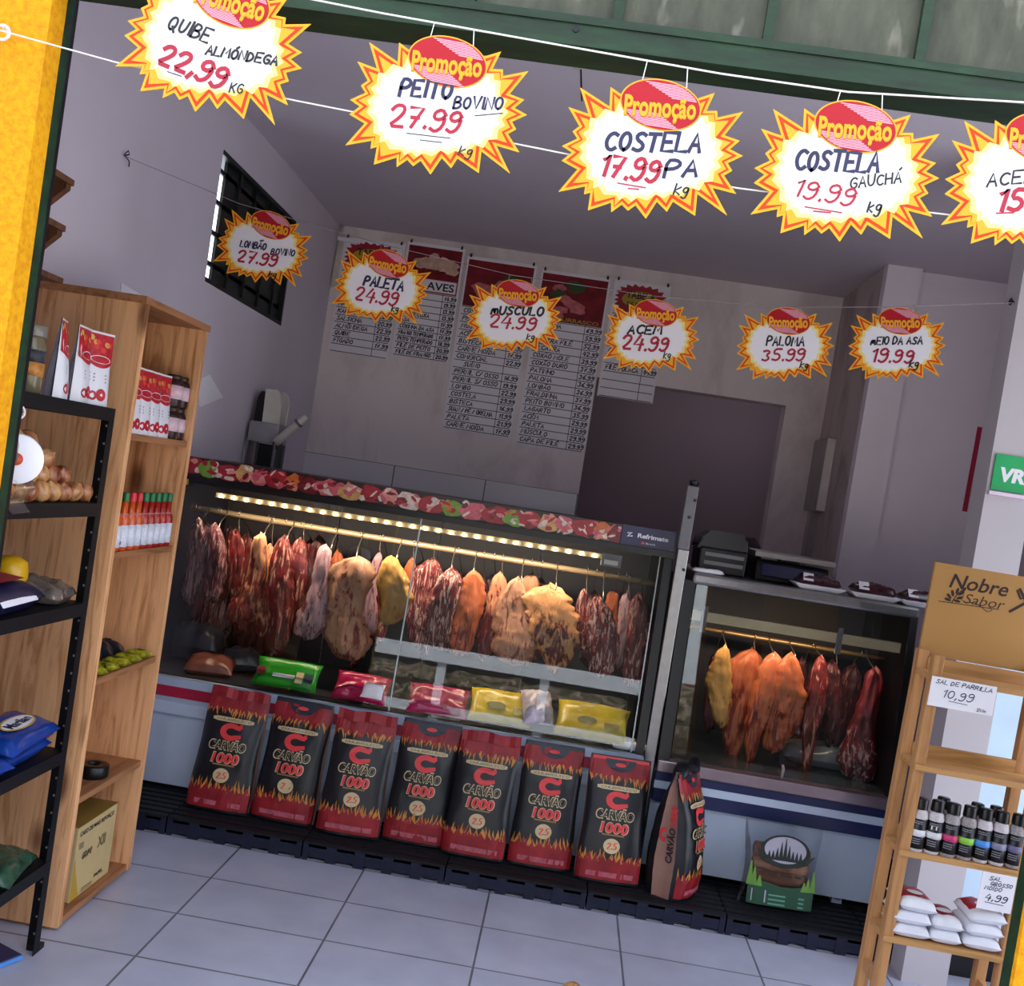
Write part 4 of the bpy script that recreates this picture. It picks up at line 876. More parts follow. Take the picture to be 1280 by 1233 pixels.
# ================================================================ PRICE BOARDS on the back wall
M_bpaper = pm('board_paper', 'ece8f0', .6, 0, .3, .03); M_line = pm('board_line', '3a343c', .6); M_bink = pm('board_ink', '1c1826', .6)
M_photo = pm('dark_red_meat_photo', '7a1420', .5, 0, .3, .4, 14); M_ph2 = pm('pink_meat_photo', 'c46a70', .5, 0, .3, .3, 30); M_ph3 = pm('chicken_photo', 'd0aa98', .5, 0, .3, .25, 30); M_ph4 = pm('photo_green', '2c4a20', .5); M_phw = pm('photo_white', 'd8c8c4', .5)
M_by = pm('board_gold', 'b89a2c', .5); M_bred = pm('board_red', 'a0182c', .5)
def board(label, x0, x1, z0, z1, head, rows, split, hz):
    Yf = YB - .012 if True else 0
    r = thing('price_board', label, 'price board', ((x0 + x1) / 2, YB - .006, z0), group='price boards on the back wall')
    w, h = x1 - x0, z1 - z0; hw = w / 2
    part('sheet', MB().box(-hw, hw, -.004, .004, 0, h), M_bpaper, r)
    f = lambda k: (lambda u, v: (u, -.0045 - .0004 * k, v))
    rd = random.Random(int(w * 1e4) + len(rows)); m = MB(); top = h - .02; bot = h - hz
    if head == 'tabela':
        P = []
        for k in range(44):
            a = 2 * PI * k / 44; kx = 1 if k % 2 else .84; P.append((math.cos(a) * hw * .92 * kx * (1 + .12 * abs(math.sin(2 * a))), (top + bot) / 2 + math.sin(a) * (hz * .46) * kx * (1 + .12 * abs(math.sin(2 * a)))))
        m.poly(P, f(1), 1)
        m.poly([(math.cos(a) * hw * .66, (top + bot) / 2 + math.sin(a) * hz * .26) for a in [2 * PI * k / 24 for k in range(24)]], f(2), 3)
        put_text(m, 'TABELA', 0, (top + bot) / 2 + .028, w * .52, .038, f(3), 4, .03); put_text(m, 'DE PREÇO', 0, (top + bot) / 2 - .028, w * .46, .026, f(3), 4, .02)
        mats = [M_photo, M_bred, M_ph2, M_by, M_ink]
    else:
        b2 = bot + (.085 if head == 'AVES' else 0)
        m.quads([[(-hw + .012, b2), (hw - .012, b2), (hw - .012, top), (-hw + .012, top)]], f(1), 0)
        for k in range(9 if head == 'AVES' else 8):
            cx = rd.uniform(-hw * .7, hw * .7); cy = rd.uniform(b2 + .05, top - .05); P = []
            rr = rd.uniform(.03, .07)
            for q in range(11):
                a = 2 * PI * q / 11; P.append((max(-hw + .013, min(hw - .013, cx + rr * rd.uniform(.7, 1.2) * math.cos(a))), max(b2, min(top, cy + rr * .6 * rd.uniform(.7, 1.2) * math.sin(a)))))
            m.poly(P, f(2 + k * .1), 2 if k % 5 else 3)
        if head == 'AVES':
            m.quads([[(-hw + .012, bot), (hw - .012, bot), (hw - .012, b2), (-hw + .012, b2)]], f(1), 1); m.quads([[(-hw + .02, bot + .008), (hw - .02, bot + .008), (hw - .02, b2 - .006), (-hw + .02, b2 - .006)]], f(2), 5)
            put_text(m, 'AVES', .06, bot + .042, w * .48, .045, f(3), 4, .02)
            mats = [M_photo, M_bred, M_ph3, M_ph3, M_ink, M_bpaper]
        else:
            if head: put_text(m, head, .03, bot + .018, w * .7, .022, f(4), 4, .01)
            mats = [M_photo, M_bred, M_ph2, M_ph4, M_by]
    part('header_print', m, mats, r)
    m = MB(); n = len(rows); rh = (bot - .01) / n; xs = -hw + w * split
    for k in range(n + 1):
        z = .005 + k * rh; m.quads([[(-hw + .012, z - .0022), (hw - .012, z - .0022), (hw - .012, z + .0022), (-hw + .012, z + .0022)]], f(1), 0)
    m.quads([[(xs - .002, .005), (xs + .002, .005), (xs + .002, bot), (xs - .002, bot)]], f(1), 0)
    for k, (a, b) in enumerate(rows):
        zc = .005 + (n - 1 - k) * rh + rh * .52; ph = min(.034, rh * .55)
        if a:
            tw_ = min(w * split - .05, strokes(a)[1] * ph * 1.0); cx = -hw + .025 + tw_ / 2 + (.05 if a == 'SUÍNO' else 0); put_pen(m, a, cx, zc, tw_, ph, f(1), 1, .0055, 0, k + 3)
        if b: tw_ = min(w * (1 - split) - .02, strokes(b)[1] * ph); put_pen(m, b, xs + w * (1 - split) / 2, zc, tw_, ph, f(1), 1, .006, 0, k + 9)
    part('rows', m, [M_line, M_bink], r)
    for x in (-hw + .02, hw - .02): part('board_hook', MB().tube([(x, -.006, h - .006), (x, -.011, h + .004), (x, .004, h + .012)], .007, 6), M_black, r)
board('white price board with SALSICHA, ALMÔNDEGA and QUIBE, leftmost on the back wall', -1.635, -1.262, 2.165, 2.868, 'tabela',
      [('LINGUIÇA', '21.99'), ('CALABRESA', '24.99'), ('BACON', '32.99'), ('TORRESMO', '29.99'), ('HAMBURGUER', '24.99'), ('KAFTA', '22.99'), ('SALSICHA', '20.99'), ('ALMÔNDEGA', '22.99'), ('QUIBE', '22.99'), ('FÍGADO', '17.99'), ('', '')], .72, .20)
board('price board headed AVES with a chicken photograph', -1.245, -.893, 2.20, 2.893, 'AVES',
      [('FRANGO', '14.99'), ('PEITO', '19.99'), ('COXA', '13.99'), ('SOBRECOXA', '13.99'), ('ASA', '17.99'), ('COXINHA DA ASA', '17.99'), ('FRANGO TEMPERADO', '17.99'), ('PEITO TEMPERADO', '18.99'), ('FILÉ DE PEITO', '20.99'), ('FILÉ DE FRANGO', '20.99')], .74, .29)
board('long price board with the SUÍNO rows under a red meat photograph', -.872, -.448, 1.808, 2.858, '',
      [('COSTELA', '19.99'), ('PEITO', '24.99'), ('MÚSCULO', '24.99'), ('ACÉM', '24.99'), ('BISTECA', '24.99'), ('CARNE MOÍDA', '17.99'), ('COMERCIAL', '22.99'), ('SUÍNO', ''), ('PERNIL C/ OSSO', '16.99'), ('PERNIL S/ OSSO', '19.99'), ('LOMBO', '22.99'), ('COSTELA', '29.99'), ('BISTECA', '16.99'), ('SUAN / PÉ / ORELHA', '11.99'), ('PALETA', '21.99'), ('CARNE MOÍDA', '17.99')], .75, .30)
board('long price board listing LOMBÃO under a red meat photograph, second from the right', -.415, .005, 1.785, 2.842, 'CHURRASCO',
      [('PICANHA', '69.99'), ('FILÉ', '59.99'), ('CONTRA FILÉ', '52.99'), ('ALCATRA', '42.99'), ('COXÃO MOLE', '39.99'), ('COXÃO DURO', '37.99'), ('PATINHO', '36.99'), ('PALOMA', '36.99'), ('LOMBÃO', '36.99'), ('FRALDINHA', '37.99'), ('PEITO BOVINO', '36.99'), ('LAGARTO', '35.99'), ('ACÉM', '29.99'), ('PALETA', '29.99'), ('MÚSCULO', '29.99'), ('CAPA DE FILÉ', '29.99')], .74, .30)
board('short price board headed TABELA DE PREÇO, rightmost on the back wall', .03, .368, 2.14, 2.848, 'tabela',
      [('PEIXE', '24.99'), ('TILÁPIA', '39.99'), ('SARDINHA', '19.99'), ('CAMARÃO', '49.99'), ('CAÇÃO', '29.99'), ('', ''), ('FILÉ POLACA', '44.99'), ('', ''), ('', ''), ('', '')], .72, .20)
# ================================================================ CHARCOAL BAGS
BW, BH = .245, .47
def bag_w(v): return BW * (1 - .05 * v) * (1 + .02 * math.sin(v * 9))
def bag_d(v): return lerp([.046, .052, .054, .054, .052, .048, .042, .032, .018, .005], v)
def bag_f(u, v, seed=0.0):
    """half depth of the filled bag at width fraction u (-1..1), height fraction v"""
    d = bag_d(v); e = (1 - abs(u) ** 3.2) ** .5
    return d * (.42 + .58 * e) + .0035 * noise.noise(Vector((u * 2.5, v * 5, seed))) + .0016 * noise.noise(Vector((u * 7, v * 12, seed)))
M_cblack = pm('black_charcoal_sack', '14151d', .38, 0, .45, .3, 12, .1); M_kraft = pm('kraft_paper', '9a7468', .7, 0, .25, .12, 10, .15)
M_fred = pm('flame_red_print', '8c1a24', .45, 0, .4, .3, 16); M_for = pm('flame_orange_print', 'c08038', .45, 0, .4, .25, 30); M_logo = pm('logo_red_print', 'd8363c', .45); M_cream = pm('cream_print', 'c9b48c', .5); M_pinkl = pm('faded_pink_print', 'b05a68', .5, 0, .3, .3, 60)
def bag_body(seed):
    nu, nv = 21, 34; m = MB()
    X = lambda i: -1 + 2 * i / (nu - 1)
    m.grid(nu, nv, lambda i, j: (X(i) * bag_w(j / (nv - 1)) / 2, -bag_f(X(i), j / (nv - 1), seed), j / (nv - 1) * BH), 0)
    m.grid(nu, nv, lambda i, j: (X(nu - 1 - i) * bag_w(j / (nv - 1)) / 2, bag_f(X(nu - 1 - i), j / (nv - 1), seed), j / (nv - 1) * BH), 0)
    for s in (-1, 1):
        def side(i, j):
            v = j / (nv - 1); y = bag_f(s, v, seed) * (1 - 2 * i / 4) * -s; pin = -.008 * (1 - abs(1 - 2 * i / 4)) * (1 + v)
            return (s * (bag_w(v) / 2 + pin), -y if False else y, v * BH)
        m.grid(5, nv, side, 1)
    for j in (0, nv - 1):
        v = j / (nv - 1); top = [(X(i) * bag_w(v) / 2, -bag_f(X(i), v, seed), v * BH) for i in range(nu)]; bk = [(X(i) * bag_w(v) / 2, bag_f(X(i), v, seed), v * BH) for i in range(nu)]
        o = len(m.v); m.v += top + bk; m.f += [(o + i, o + nu + i, o + nu + i + 1, o + i + 1) for i in range(nu - 1)]; m.m += [1] * (nu - 1)
    return m
def charcoal(label, X, Y, rz, lean, roll, seed, header, group):
    r = thing('charcoal_bag', label, 'charcoal bag', (X, Y, .0705), (lean, roll, rz), group)
    part('sack', bag_body(seed), [M_cblack, M_kraft], r, True)
    # print laid on the front: x in metres, v as height fraction
    def fr(k): return lambda x, v: (x * (bag_w(min(1, max(0, v))) / BW), -bag_f(max(-1, min(1, 2 * x / BW)), min(1, max(0, v)), seed) - .0032 - .0005 * k, v * BH)
    rd = random.Random(seed); hb = BW / 2 * .985
    def band(m, v0, v1, k, mi, n=16):
        m.quads([[(-hb + 2 * hb * i / n, v0), (-hb + 2 * hb * (i + 1) / n, v0), (-hb + 2 * hb * (i + 1) / n, v1), (-hb + 2 * hb * i / n, v1)] for i in range(n)], fr(k), mi)
    def flames(m, vb, up, hgt, k, mi, n, wd):
        for i in range(n):
            x = -hb + 2 * hb * (i + rd.uniform(.2, .8)) / n; h = hgt * rd.uniform(.55, 1.15); le = rd.uniform(-.012, .012); s = 1 if up else -1
            pts = [(max(-hb, x - wd), vb), (min(hb, x + wd), vb), (max(-hb, min(hb, x + wd * .35 + le * .5)), vb + s * h * .55), (max(-hb, min(hb, x + le)), vb + s * h)]
            m.quads([pts if up else pts[::-1]], fr(k), mi)
    m = MB(); band(m, .02, .175, 0, 0, 18); flames(m, .165, True, .10, 0, 1, 22, .008); flames(m, .16, True, .075, 1, 0, 18, .009)
    m.quads([[(-.085, .045), (-.02, .045), (-.02, .085), (-.085, .085)], [(-.02, .045), (.055, .045), (.055, .085), (-.02, .085)], [(.06, .045), (.095, .045), (.095, .085), (.06, .085)]], fr(2), 2)
    part('flame_print', m, [M_fred, M_for, M_pinkl], r)
    m = MB(); band(m, .845, .965, 0, 0, 18); flames(m, .85, False, .085, 0, 1, 20, .008); flames(m, .855, False, .065, 1, 0, 16, .009)
    part('top_flame_print', m, [M_fred, M_for], r)
    m = MB(); sl = 0.0
    m.quads([[(-.084 + .021 * i, .733 + .008 * (i == 0)), (-.084 + .021 * (i + 1), .733 + .008 * (i == 7)), (-.084 + .021 * (i + 1), .770 - .008 * (i == 7)), (-.084 + .021 * i, .770 - .008 * (i == 0))] for i in range(8)], fr(3), 1)
    put_pen(m, 'CHURRASCO', 0, .7515, .14, .018, fr(5), 0, .0022)
    # C shaped flame emblem
    A = [math.radians(a) for a in range(55, 306, 10)]
    outer = [(.044 * math.cos(a), .655 + .072 * math.sin(a) ) for a in A]; inner = [(.021 * math.cos(a) + .002, .655 + .030 * math.sin(a)) for a in A][::-1]
    m.poly(outer + [(.046, .612), (.044, .64)] + inner + [(.036, .675), (.046, .70), (.040, .735), (.028, .712)], fr(0), 2)
    put_text(m, 'CARVÃO', -.001, .540, .156, .072, fr(1), 1, .055, .12); put_text(m, 'CARVÃO', 0, .540, .149, .064, fr(3), 3, .012, .12)
    put_text(m, '1000', .002, .438, .116, .080, fr(1), 1, .05, .1); put_text(m, '1000', .002, .438, .110, .072, fr(3), 2, .04, .1)
    m.quads([[(-.044, .376), (.044, .376), (.044, .388), (-.044, .388)]], fr(2), 4)
    m.poly([(.032 * math.cos(a), .295 + .060 * math.sin(a)) for a in [2 * PI * k / 20 for k in range(20)]], fr(0), 1)
    put_pen(m, '2.5', 0, .295, .036, .050, fr(2), 2, .005)
    part('brand_print', m, [M_ink, M_cream, M_logo, M_cblack, pm('gold_brown_print', '8a6a3c')], r)
    m = MB()
    if header == 'red':
        m.grid(12, 4, lambda i, j: ((-1 + 2 * i / 11) * bag_w(1) / 2 * 1.0, -bag_f(-1 + 2 * i / 11, .93, seed) * .75 - .006 + .004 * math.sin(i * 1.7) - .006 * (1 - j / 3), BH * (.925 + .085 * j / 3) + .0035 * math.sin(i * .9 + seed)), 0)
        part('folded_top', m, M_fred, r, label='red folded top')
    else:
        m.poly([(.062 * math.cos(a), .975 + .095 * math.sin(a)) for a in [PI + PI * k / 16 for k in range(17)]], fr(3), 0)
        m.poly([(.022 * math.cos(a), .935 + .016 * math.sin(a)) for a in [2 * PI * k / 14 for k in range(14)]], fr(5), 1)
        m.quads([[(-hb * .95, .965), (hb * .95, .965), (hb * .95, .99), (-hb * .95, .99)]], fr(2), 0 if seed % 2 else 1)
        part('carry_handle', m, [pm('dark_slate_print', '1c2130', .4), M_logo], r, label='dark half-round carry handle')
    return r
bots = [((228, 1010), (303, 1025)), ((310, 1025), (385, 1037)), ((393, 1042), (467, 1055)), ((477, 1052), (550, 1066)), ((549, 1070), (627, 1082)), ((631, 1083), (712, 1095)), ((717, 1103), (797, 1113))]
heads = ['red', 'dark', 'red', 'dark', 'red', 'dark', 'dark']
cgrp = 'charcoal bags along the front of the long case'
for k, (a, b) in enumerate(bots):
    A, B = atz(*a, .07), atz(*b, .07)
    charcoal('black charcoal bag with %s, %s from the left in the row' % ('a red folded top' if heads[k] == 'red' else 'a dark carry handle', ORD[k]), (A.x + B.x) / 2, (A.y + B.y) / 2 + .055, random.Random(k).uniform(-.03, .05),
             -math.radians(9.5), math.radians([1.2, .6, .4, 0, .2, -.3, -.6][k]), k, heads[k], cgrp)
A = atz(838, 1126, .07)
c8 = charcoal('charcoal bag turned sideways showing its brown kraft side, at the right end of the row', A.x + .01, A.y + .10, math.radians(60), -math.radians(2), 0, 8, 'dark', cgrp)
c8.scale = (.82, 1.75, 1.0)
m = MB()
def fs(u, v): return (-bag_w(v / BH) / 2 + .0065 * (1 - min(1, abs(u) / .03)) * 0 - .0025, u, v)
put_text(m, 'CARVÃO', 0, 0, .13, .014, lambda u, v: fs(v - .009, .20 + u), 0, .03, .1); put_text(m, '1000', 0, 0, .075, .014, lambda u, v: fs(v - .009, .31 + u), 1, .04, .1)
AA = [math.radians(a) for a in range(55, 306, 10)]
m.poly([(.011 * math.cos(a), .026 * math.sin(a)) for a in AA] + [(.005 * math.cos(a), .012 * math.sin(a)) for a in AA][::-1], lambda u, v: fs(-u + .009, .235 + v), 1)
part('side_print', m, [M_ink, M_logo], c8, label='lettering up the kraft side')
part('tied_top', MB().tube([(-.10, 0, BH * .93), (-.06, 0, BH * 1.0), (0, .005, BH * 1.02), (.06, -.004, BH * 1.0), (.10, 0, BH * 1.06)], [.012, .018, .02, .018, .012], 10), M_cblack, c8, True)

# ---------------------------------------------------------------- clear bag of firewood against the small case
fw = thing('firewood_bag', 'clear plastic bag of split firewood with a green printed base, leaning on the small case', 'firewood bag', (1.005, 3.845, .071), (-math.radians(7), math.radians(-1), .02))
def up_bag(w, d, h, seed, pinch=.25):
    n, q = 18, 22
    def sf(s):
        def f(i, j):
            u = -1 + 2 * i / (n - 1); v = j / (q - 1); dd = d / 2 * (1 - abs(u) ** 3) ** .5 * min(1, .35 + v * 4) * (1 - v ** 3 * (1 - pinch))
            return (s * u * w / 2 * (1 + .05 * math.sin(v * 6 + seed)), -s * (dd + .004 * noise.noise(Vector((u * 3, v * 6, seed)))), v * h + .008 * noise.noise(Vector((u * 2, seed, 3))) * v)
        return f
    return MB().grid(n, q, sf(1)).grid(n, q, sf(-1))
part('clear_film', up_bag(.285, .10, .315, 2), M_film, fw, True)
wd = [pm('split_firewood_' + n, c, .8, 0, .2, .25, 25, .3) for n, c in (('rosy', '9a6a56'), ('tan', 'a87c62'), ('brown', '7c5040'))]
for k, (x, z, r_) in enumerate(((0, .205, .030), (.005, .155, .027), (-.004, .105, .030), (.0, .052, .028))):
    part('log', MB().tube([(-.105, 0, z + .004), (-.03, .003, z), (.04, -.002, z + .003), (.105, 0, z - .004)], [r_ * .9, r_, r_ * 1.02, r_ * .9], 9), wd[k % 3], fw, True)
def ff(k): return lambda u, v: (u, -.0535 - .0006 * k + .25 * max(0, (abs(u) - .085)) , v)
m = MB()
m.quads([[(-.125 + .25 * i / 8, .012), (-.125 + .25 * (i + 1) / 8, .012), (-.125 + .25 * (i + 1) / 8, .085 + .02 * abs(i - 3.5) / 3.5), (-.125 + .25 * i / 8, .085 + .02 * abs(i - 4.5) / 3.5)] for i in range(8)], ff(0), 0)
for x, h in ((-.12, .17), (-.105, .15), (-.085, .12), (.12, .16), (.10, .13), (.085, .115)): m.quads([[(x - .012, .08), (x + .012, .08), (x + .002, h), (x - .002, h)]], ff(.5), 1)
m.poly([(.095 * math.cos(a), .22 + .062 * math.sin(a)) for a in [PI * 2 * k / 28 for k in range(28)]], ff(1), 2)
m.poly([(.080 * math.cos(a), .225 + .050 * math.sin(a)) for a in [PI * 2 * k / 28 for k in range(28)]], ff(2), 3)
m.poly([(-.115, .235), (-.09, .185), (-.05, .168), (.05, .165), (.09, .18), (.118, .215), (.08, .20), (.04, .188), (-.04, .19), (-.08, .205)], ff(3), 2)
for k in range(9):
    x = -.06 + .015 * k; h = .20 + .055 * (1 - abs(k - 4) / 6) * (1 + .3 * math.sin(k * 5)); m.quads([[(x - .009, .185), (x + .009, .185), (x + .001, h), (x - .001, h)]], ff(3), 2)
m.quads([[(-.11, .022), (-.055, .022), (-.055, .068), (-.11, .068)]], ff(1), 3); m.quads([[(-.045, .05 - .016 * k), (.09, .05 - .016 * k), (.09, .056 - .016 * k), (-.045, .056 - .016 * k)] for k in range(3)], ff(1), 4)
for x0_, x1_ in ((-.06, -.02), (-.01, .035), (.045, .07)): m.quads([[(x0_, .128), (x1_, .126), (x1_, .134), (x0_, .136)]], ff(1), 2)
part('bag_print', m, [pm('forest_green_print', '1c4a34'), pm('leaf_green_print', '6a9a3a'), pm('blackish_print', '16201c'), pm('hazy_lilac_print', 'a9a4b4'), pm('mint_print', '5f9a84')], fw)

# ================================================================ PINE CABINET at the left wall
pc = thing('pine_cabinet', 'tall narrow pine plank cabinet open to the right, against the left wall', 'cabinet', (-1.49, 3.065, 0))
P = lambda n, mb, ma, **k: part(n, mb, ma, pc, loc=W(pc), **k)
PX0, PX1 = -1.665, -1.31
P('side_panel', MB().box(PX0, PX1, 2.825, 2.85, .012, 1.866), M_pine); P('side_panel', MB().box(PX0, PX1, 3.285, 3.31, .012, 1.866), M_pine)
P('top_board', MB().box(PX0, PX1 + .004, 2.815, 3.32, 1.866, 1.887), M_pineY); P('back_board', MB().box(PX0, PX0 + .012, 2.85, 3.285, .03, 1.866), M_pine)
P('bottom_board', MB().box(PX0, PX1 - .004, 2.85, 3.285, .012, .034), M_pineY)
P('plinth', MB().box(PX0 + .02, PX1 - .03, 2.84, 3.30, 0, .012), M_pineY)
SHZ = [1.49, 1.135, .755, .395]
for z in SHZ: P('shelf', MB().box(PX0 + .012, PX1 - .006, 2.85, 3.285, z - .02, z), M_pineY)

# ---------------------------------------------------------------- pouches
M_pw = pm('white_pouch_film', 'dedbe2', .3, 0, .5, .05); M_pr = pm('tomato_red_print', 'b8202c', .35, 0, .5, .35, 70); M_pg = pm('label_grey_print', '8a8a98', .5); M_silv = pm('silver_pouch_back', '9a98a0', .25, .7)
def pouch_root(label, loc, rz, group):
    r = thing('sauce_pouch', label, 'sauce pouch', loc, (0, 0, rz), group)
    w, h, d = .092, .20, .056; n, q = 11, 16
    def dep(u, v): return d / 2 * (1 - abs(u) ** 2.6) ** .5 * (1 - v ** 1.6) + .0012
    def wid(v): return w / 2 * (1 - .10 * math.sin(v * PI) * .6)
    m = MB()
    m.grid(n, q, lambda i, j: ((-1 + 2 * i / (n - 1)) * wid(j / (q - 1)), -dep(-1 + 2 * i / (n - 1), j / (q - 1)), j / (q - 1) * h), 0)
    m.grid(n, q, lambda i, j: ((1 - 2 * i / (n - 1)) * wid(j / (q - 1)), dep(1 - 2 * i / (n - 1), j / (q - 1)), j / (q - 1) * h), 1)
    o = len(m.v); m.v += [((-1 + 2 * i / (n - 1)) * wid(0), s * dep(-1 + 2 * i / (n - 1), 0), 0) for s in (-1, 1) for i in range(n)]; m.f += [(o + i, o + n + i, o + n + i + 1, o + i + 1) for i in range(n - 1)]; m.m += [0] * (n - 1)
    part('pouch', m, [M_pw, M_silv], r, True)
    F = lambda k: (lambda u, v: (u * wid(v / h) / (w / 2), -dep(max(-1, min(1, 2 * u / w)), v / h) - .0008 - .0004 * k, v))
    m = MB()
    for i in range(8):
        a, b = -.044 + .088 * i / 8, -.044 + .088 * (i + 1) / 8; lo = lambda x: .118 - .016 * (1 - (x / .044) ** 2)
        m.quads([[(a, lo(a)), (b, lo(b)), (b, .155), (a, .155)], [(a, .155), (b, .155), (b, .194), (a, .194)]], F(0), 0)
    m.poly([(.034 * math.cos(a), .125 + .011 * math.sin(a)) for a in [2 * PI * k / 16 for k in range(16)]], F(1), 1)
    rd = random.Random(3)
    for k in range(7):
        cx, cz = rd.uniform(-.03, .03), rd.uniform(.148, .188); m.poly([(cx + .009 * math.cos(a), cz + .008 * math.sin(a)) for a in [2 * PI * q_ / 8 for q_ in range(8)]], F(1 + .1 * k), 2 if k % 3 else 3)
    for k in range(3): m.quads([[(-.022, .082 - .009 * k), (.022, .082 - .009 * k), (.022, .086 - .009 * k), (-.022, .086 - .009 * k)]], F(0), 4)
    for cx, cz, rr in ((.006, .030, .017), (-.02, .026, .013)): m.poly([(cx + rr * math.cos(a), cz + rr * math.sin(a)) for a in [2 * PI * q_ / 12 for q_ in range(12)]], F(.5 + rr * 10), 0)
    part('print', m, [M_pr, M_paper, pm('bright_tomato_print', 'd83a34', .35), pm('basil_gold_print', 'd8a04a', .4), M_pg], r)
    return r
gpo = 'tomato sauce pouches on the cabinet shelf'
pr = pouch_root('white and red sauce pouch, nearest in the row on the upper cabinet shelf', (-1.352, 2.905, SHZ[0]), PI / 2 - .12, gpo)
for k, y in enumerate((2.975, 3.045, 3.115)):
    dup(pr, (-1.352, y, SHZ[0]), (0, 0, PI / 2 - .12 + .05 * (k % 2)), 'white and red sauce pouch, %s in the row on the upper cabinet shelf' % ORD[k + 1])
# dark sauce jars beside the pouches
M_choc = pm('dark_brown_sauce', '2c0f10', .3); M_lpk = pm('pinkish_label', 'd8b8c0', .5, 0, .3, .2, 50); M_goldc = pm('black_gold_cap', '3a2c1a', .35, .4)
def jar_root(name, label, cat, loc, prof, mats, bands, group=None, n=18):
    """lathe container: prof = outline of the body, bands = (name, z0, z1, r, material, label) sleeves and caps"""
    r = thing(name, label, cat, loc, (0, 0, 0), group)
    part('body', MB().lathe(prof, n), mats, r, True)
    for nm, z0, z1, rr, mt, lb in bands:
        r0, r1 = rr if isinstance(rr, tuple) else (rr, rr)
        if nm == 'cap': m_ = MB().lathe([(r0 * .98, z0), (r0, z0 + .002), (r1, z1 - .002), (r1 * .94, z1)], n)
        else: m_ = MB().lathe([(r0, z0), (r1, z1)], n)
        part(nm, m_, mt, r, True, label=lb)
    return r
gj = 'dark sauce jars on the upper cabinet shelf'
jr = jar_root('sauce_jar', 'dark brown sauce jar with a pinkish label, nearest one beside the pouches', 'jar', (-1.345, 3.185, SHZ[0]), [(.028, 0), (.031, .004), (.031, .075), (.026, .088), (.02, .092)], M_choc, [('label', .026, .07, .0316, M_lpk, None), ('cap', .09, .104, .024, M_goldc, None)], gj)
dup(jr, (-1.35, 3.25, SHZ[0]), (0, 0, 1), 'dark sauce jar with a pinkish label, in the far corner of the upper cabinet shelf')
dup(jr, (-1.348, 3.186, SHZ[0] + .1045), (0, 0, .5), 'dark sauce jar stacked on the jar nearest the pouches'); dup(jr, (-1.352, 3.25, SHZ[0] + .1045), (0, 0, 1.5), 'dark sauce jar on top of the far corner jar of the upper shelf')
# hot sauce bottles
M_hot = pm('red_hot_sauce', 'a01c10', .2, 0, .6, .15); M_hot2 = pm('orange_hot_sauce', 'c8501a', .2, 0, .6, .15); M_gc = pm('green_cap', '16683a', .35); M_rc = pm('red_cap', 'c81c2c', .35); M_lab = pm('white_sauce_label', 'd6d8e4', .5, 0, .3, .12, 90)
def hot(label, loc, liquid, capm):
    r = jar_root('hot_sauce_bottle', label, 'sauce bottle', loc, [(.018, 0), (.0205, .003), (.0205, .088), (.019, .1), (.0105, .118), (.0098, .155)], liquid,
             [('label', .012, .078, .0211, M_lab, 'white label'), ('cap', .148, .176, (.0115, .0105), capm, None), ('sleeve', .100, .112, (.0185, .0135), pm('printed_neck_sleeve', 'c88a8a'), None)], 'hot sauce bottles on the middle cabinet shelf')
    m = MB()
    for k in range(4):
        z = .066 - .009 * k; a0 = -PI / 2
        m.quads([[(a0 - .5, z), (a0 + .5, z), (a0 + .5, z + .003), (a0 - .5, z + .003)]], lambda u, v: (.0214 * math.cos(u), .0214 * math.sin(u), v), 0)
    m.quads([[(-PI / 2 - .22, .018), (-PI / 2 + .22, .018), (-PI / 2 + .22, .028), (-PI / 2 - .22, .028)]], lambda u, v: (.0214 * math.cos(u), .0214 * math.sin(u), v), 1)
    part('label_print', m, [M_pg, pm('maroon_print', '5a1a20')], r)
    return r
hg = hot('green-capped red hot sauce bottle, second nearest on the middle shelf', (-1.338, 2.935, SHZ[1]), M_hot2, M_gc); hr = hot('red-capped orange hot sauce bottle, nearest on the middle shelf', (-1.338, 2.885, SHZ[1]), M_hot2, M_rc)
hg2 = hot('green-capped red hot sauce bottle, fifth from the nearest on the middle shelf', (-1.338, 3.075, SHZ[1]), M_hot, M_gc)
dup(hr, (-1.338, 2.983, SHZ[1]), (0, 0, .2), 'red-capped hot sauce bottle, third from the nearest on the middle shelf'); dup(hr, (-1.338, 3.028, SHZ[1]), (0, 0, .1), 'red-capped hot sauce bottle, fourth from the nearest on the middle shelf')
for k in range(4): dup(hg2, (-1.338, 3.121 + .0455 * k, SHZ[1]), (0, 0, .1 * k), 'green-capped red hot sauce bottle, %s on the middle shelf' % ['sixth from the nearest', 'third from the far end', 'second from the far end', 'at the far end'][k])
for o in (hg, hr, hg2): o.rotation_euler = (0, 0, .35)
# small yellow and dark sachets
def sachet(label, loc, rot, mat, seed, group, w=.085, d=.06, h=.022):
    r = thing('sachet', label, 'sachet', loc, rot, group); part('pack', pillow(w, d, h, seed, 12), mat, r, True)
    m = MB(); m.quads([[(-.022, -.012), (.022, -.012), (.022, .012), (-.022, .012)]], lambda u, v: (u, v, h * 1.04), 0); part('print', m, M_inkb if 'yellow' in label else pm('tan_print', 'b0a070'), r); return r
M_ys = pm('yellow_green_sachet', '8f8f14', .3, 0, .5, .9, 60); M_ds = pm('dark_blue_sachet', '23242e', .3, 0, .5, .3, 50)
for k in range(5): sachet('yellow-green sachet, %s along the front of the lower cabinet shelf' % ['nearest', 'second', 'third', 'fourth', 'farthest'][k], (-1.35, 2.90 + .08 * k, SHZ[2] + .002), (0, .15, PI / 2 + .1 * math.sin(k * 3)), M_ys, 20 + k, 'yellow sachets on the lower cabinet shelf', .078, .07, .026)
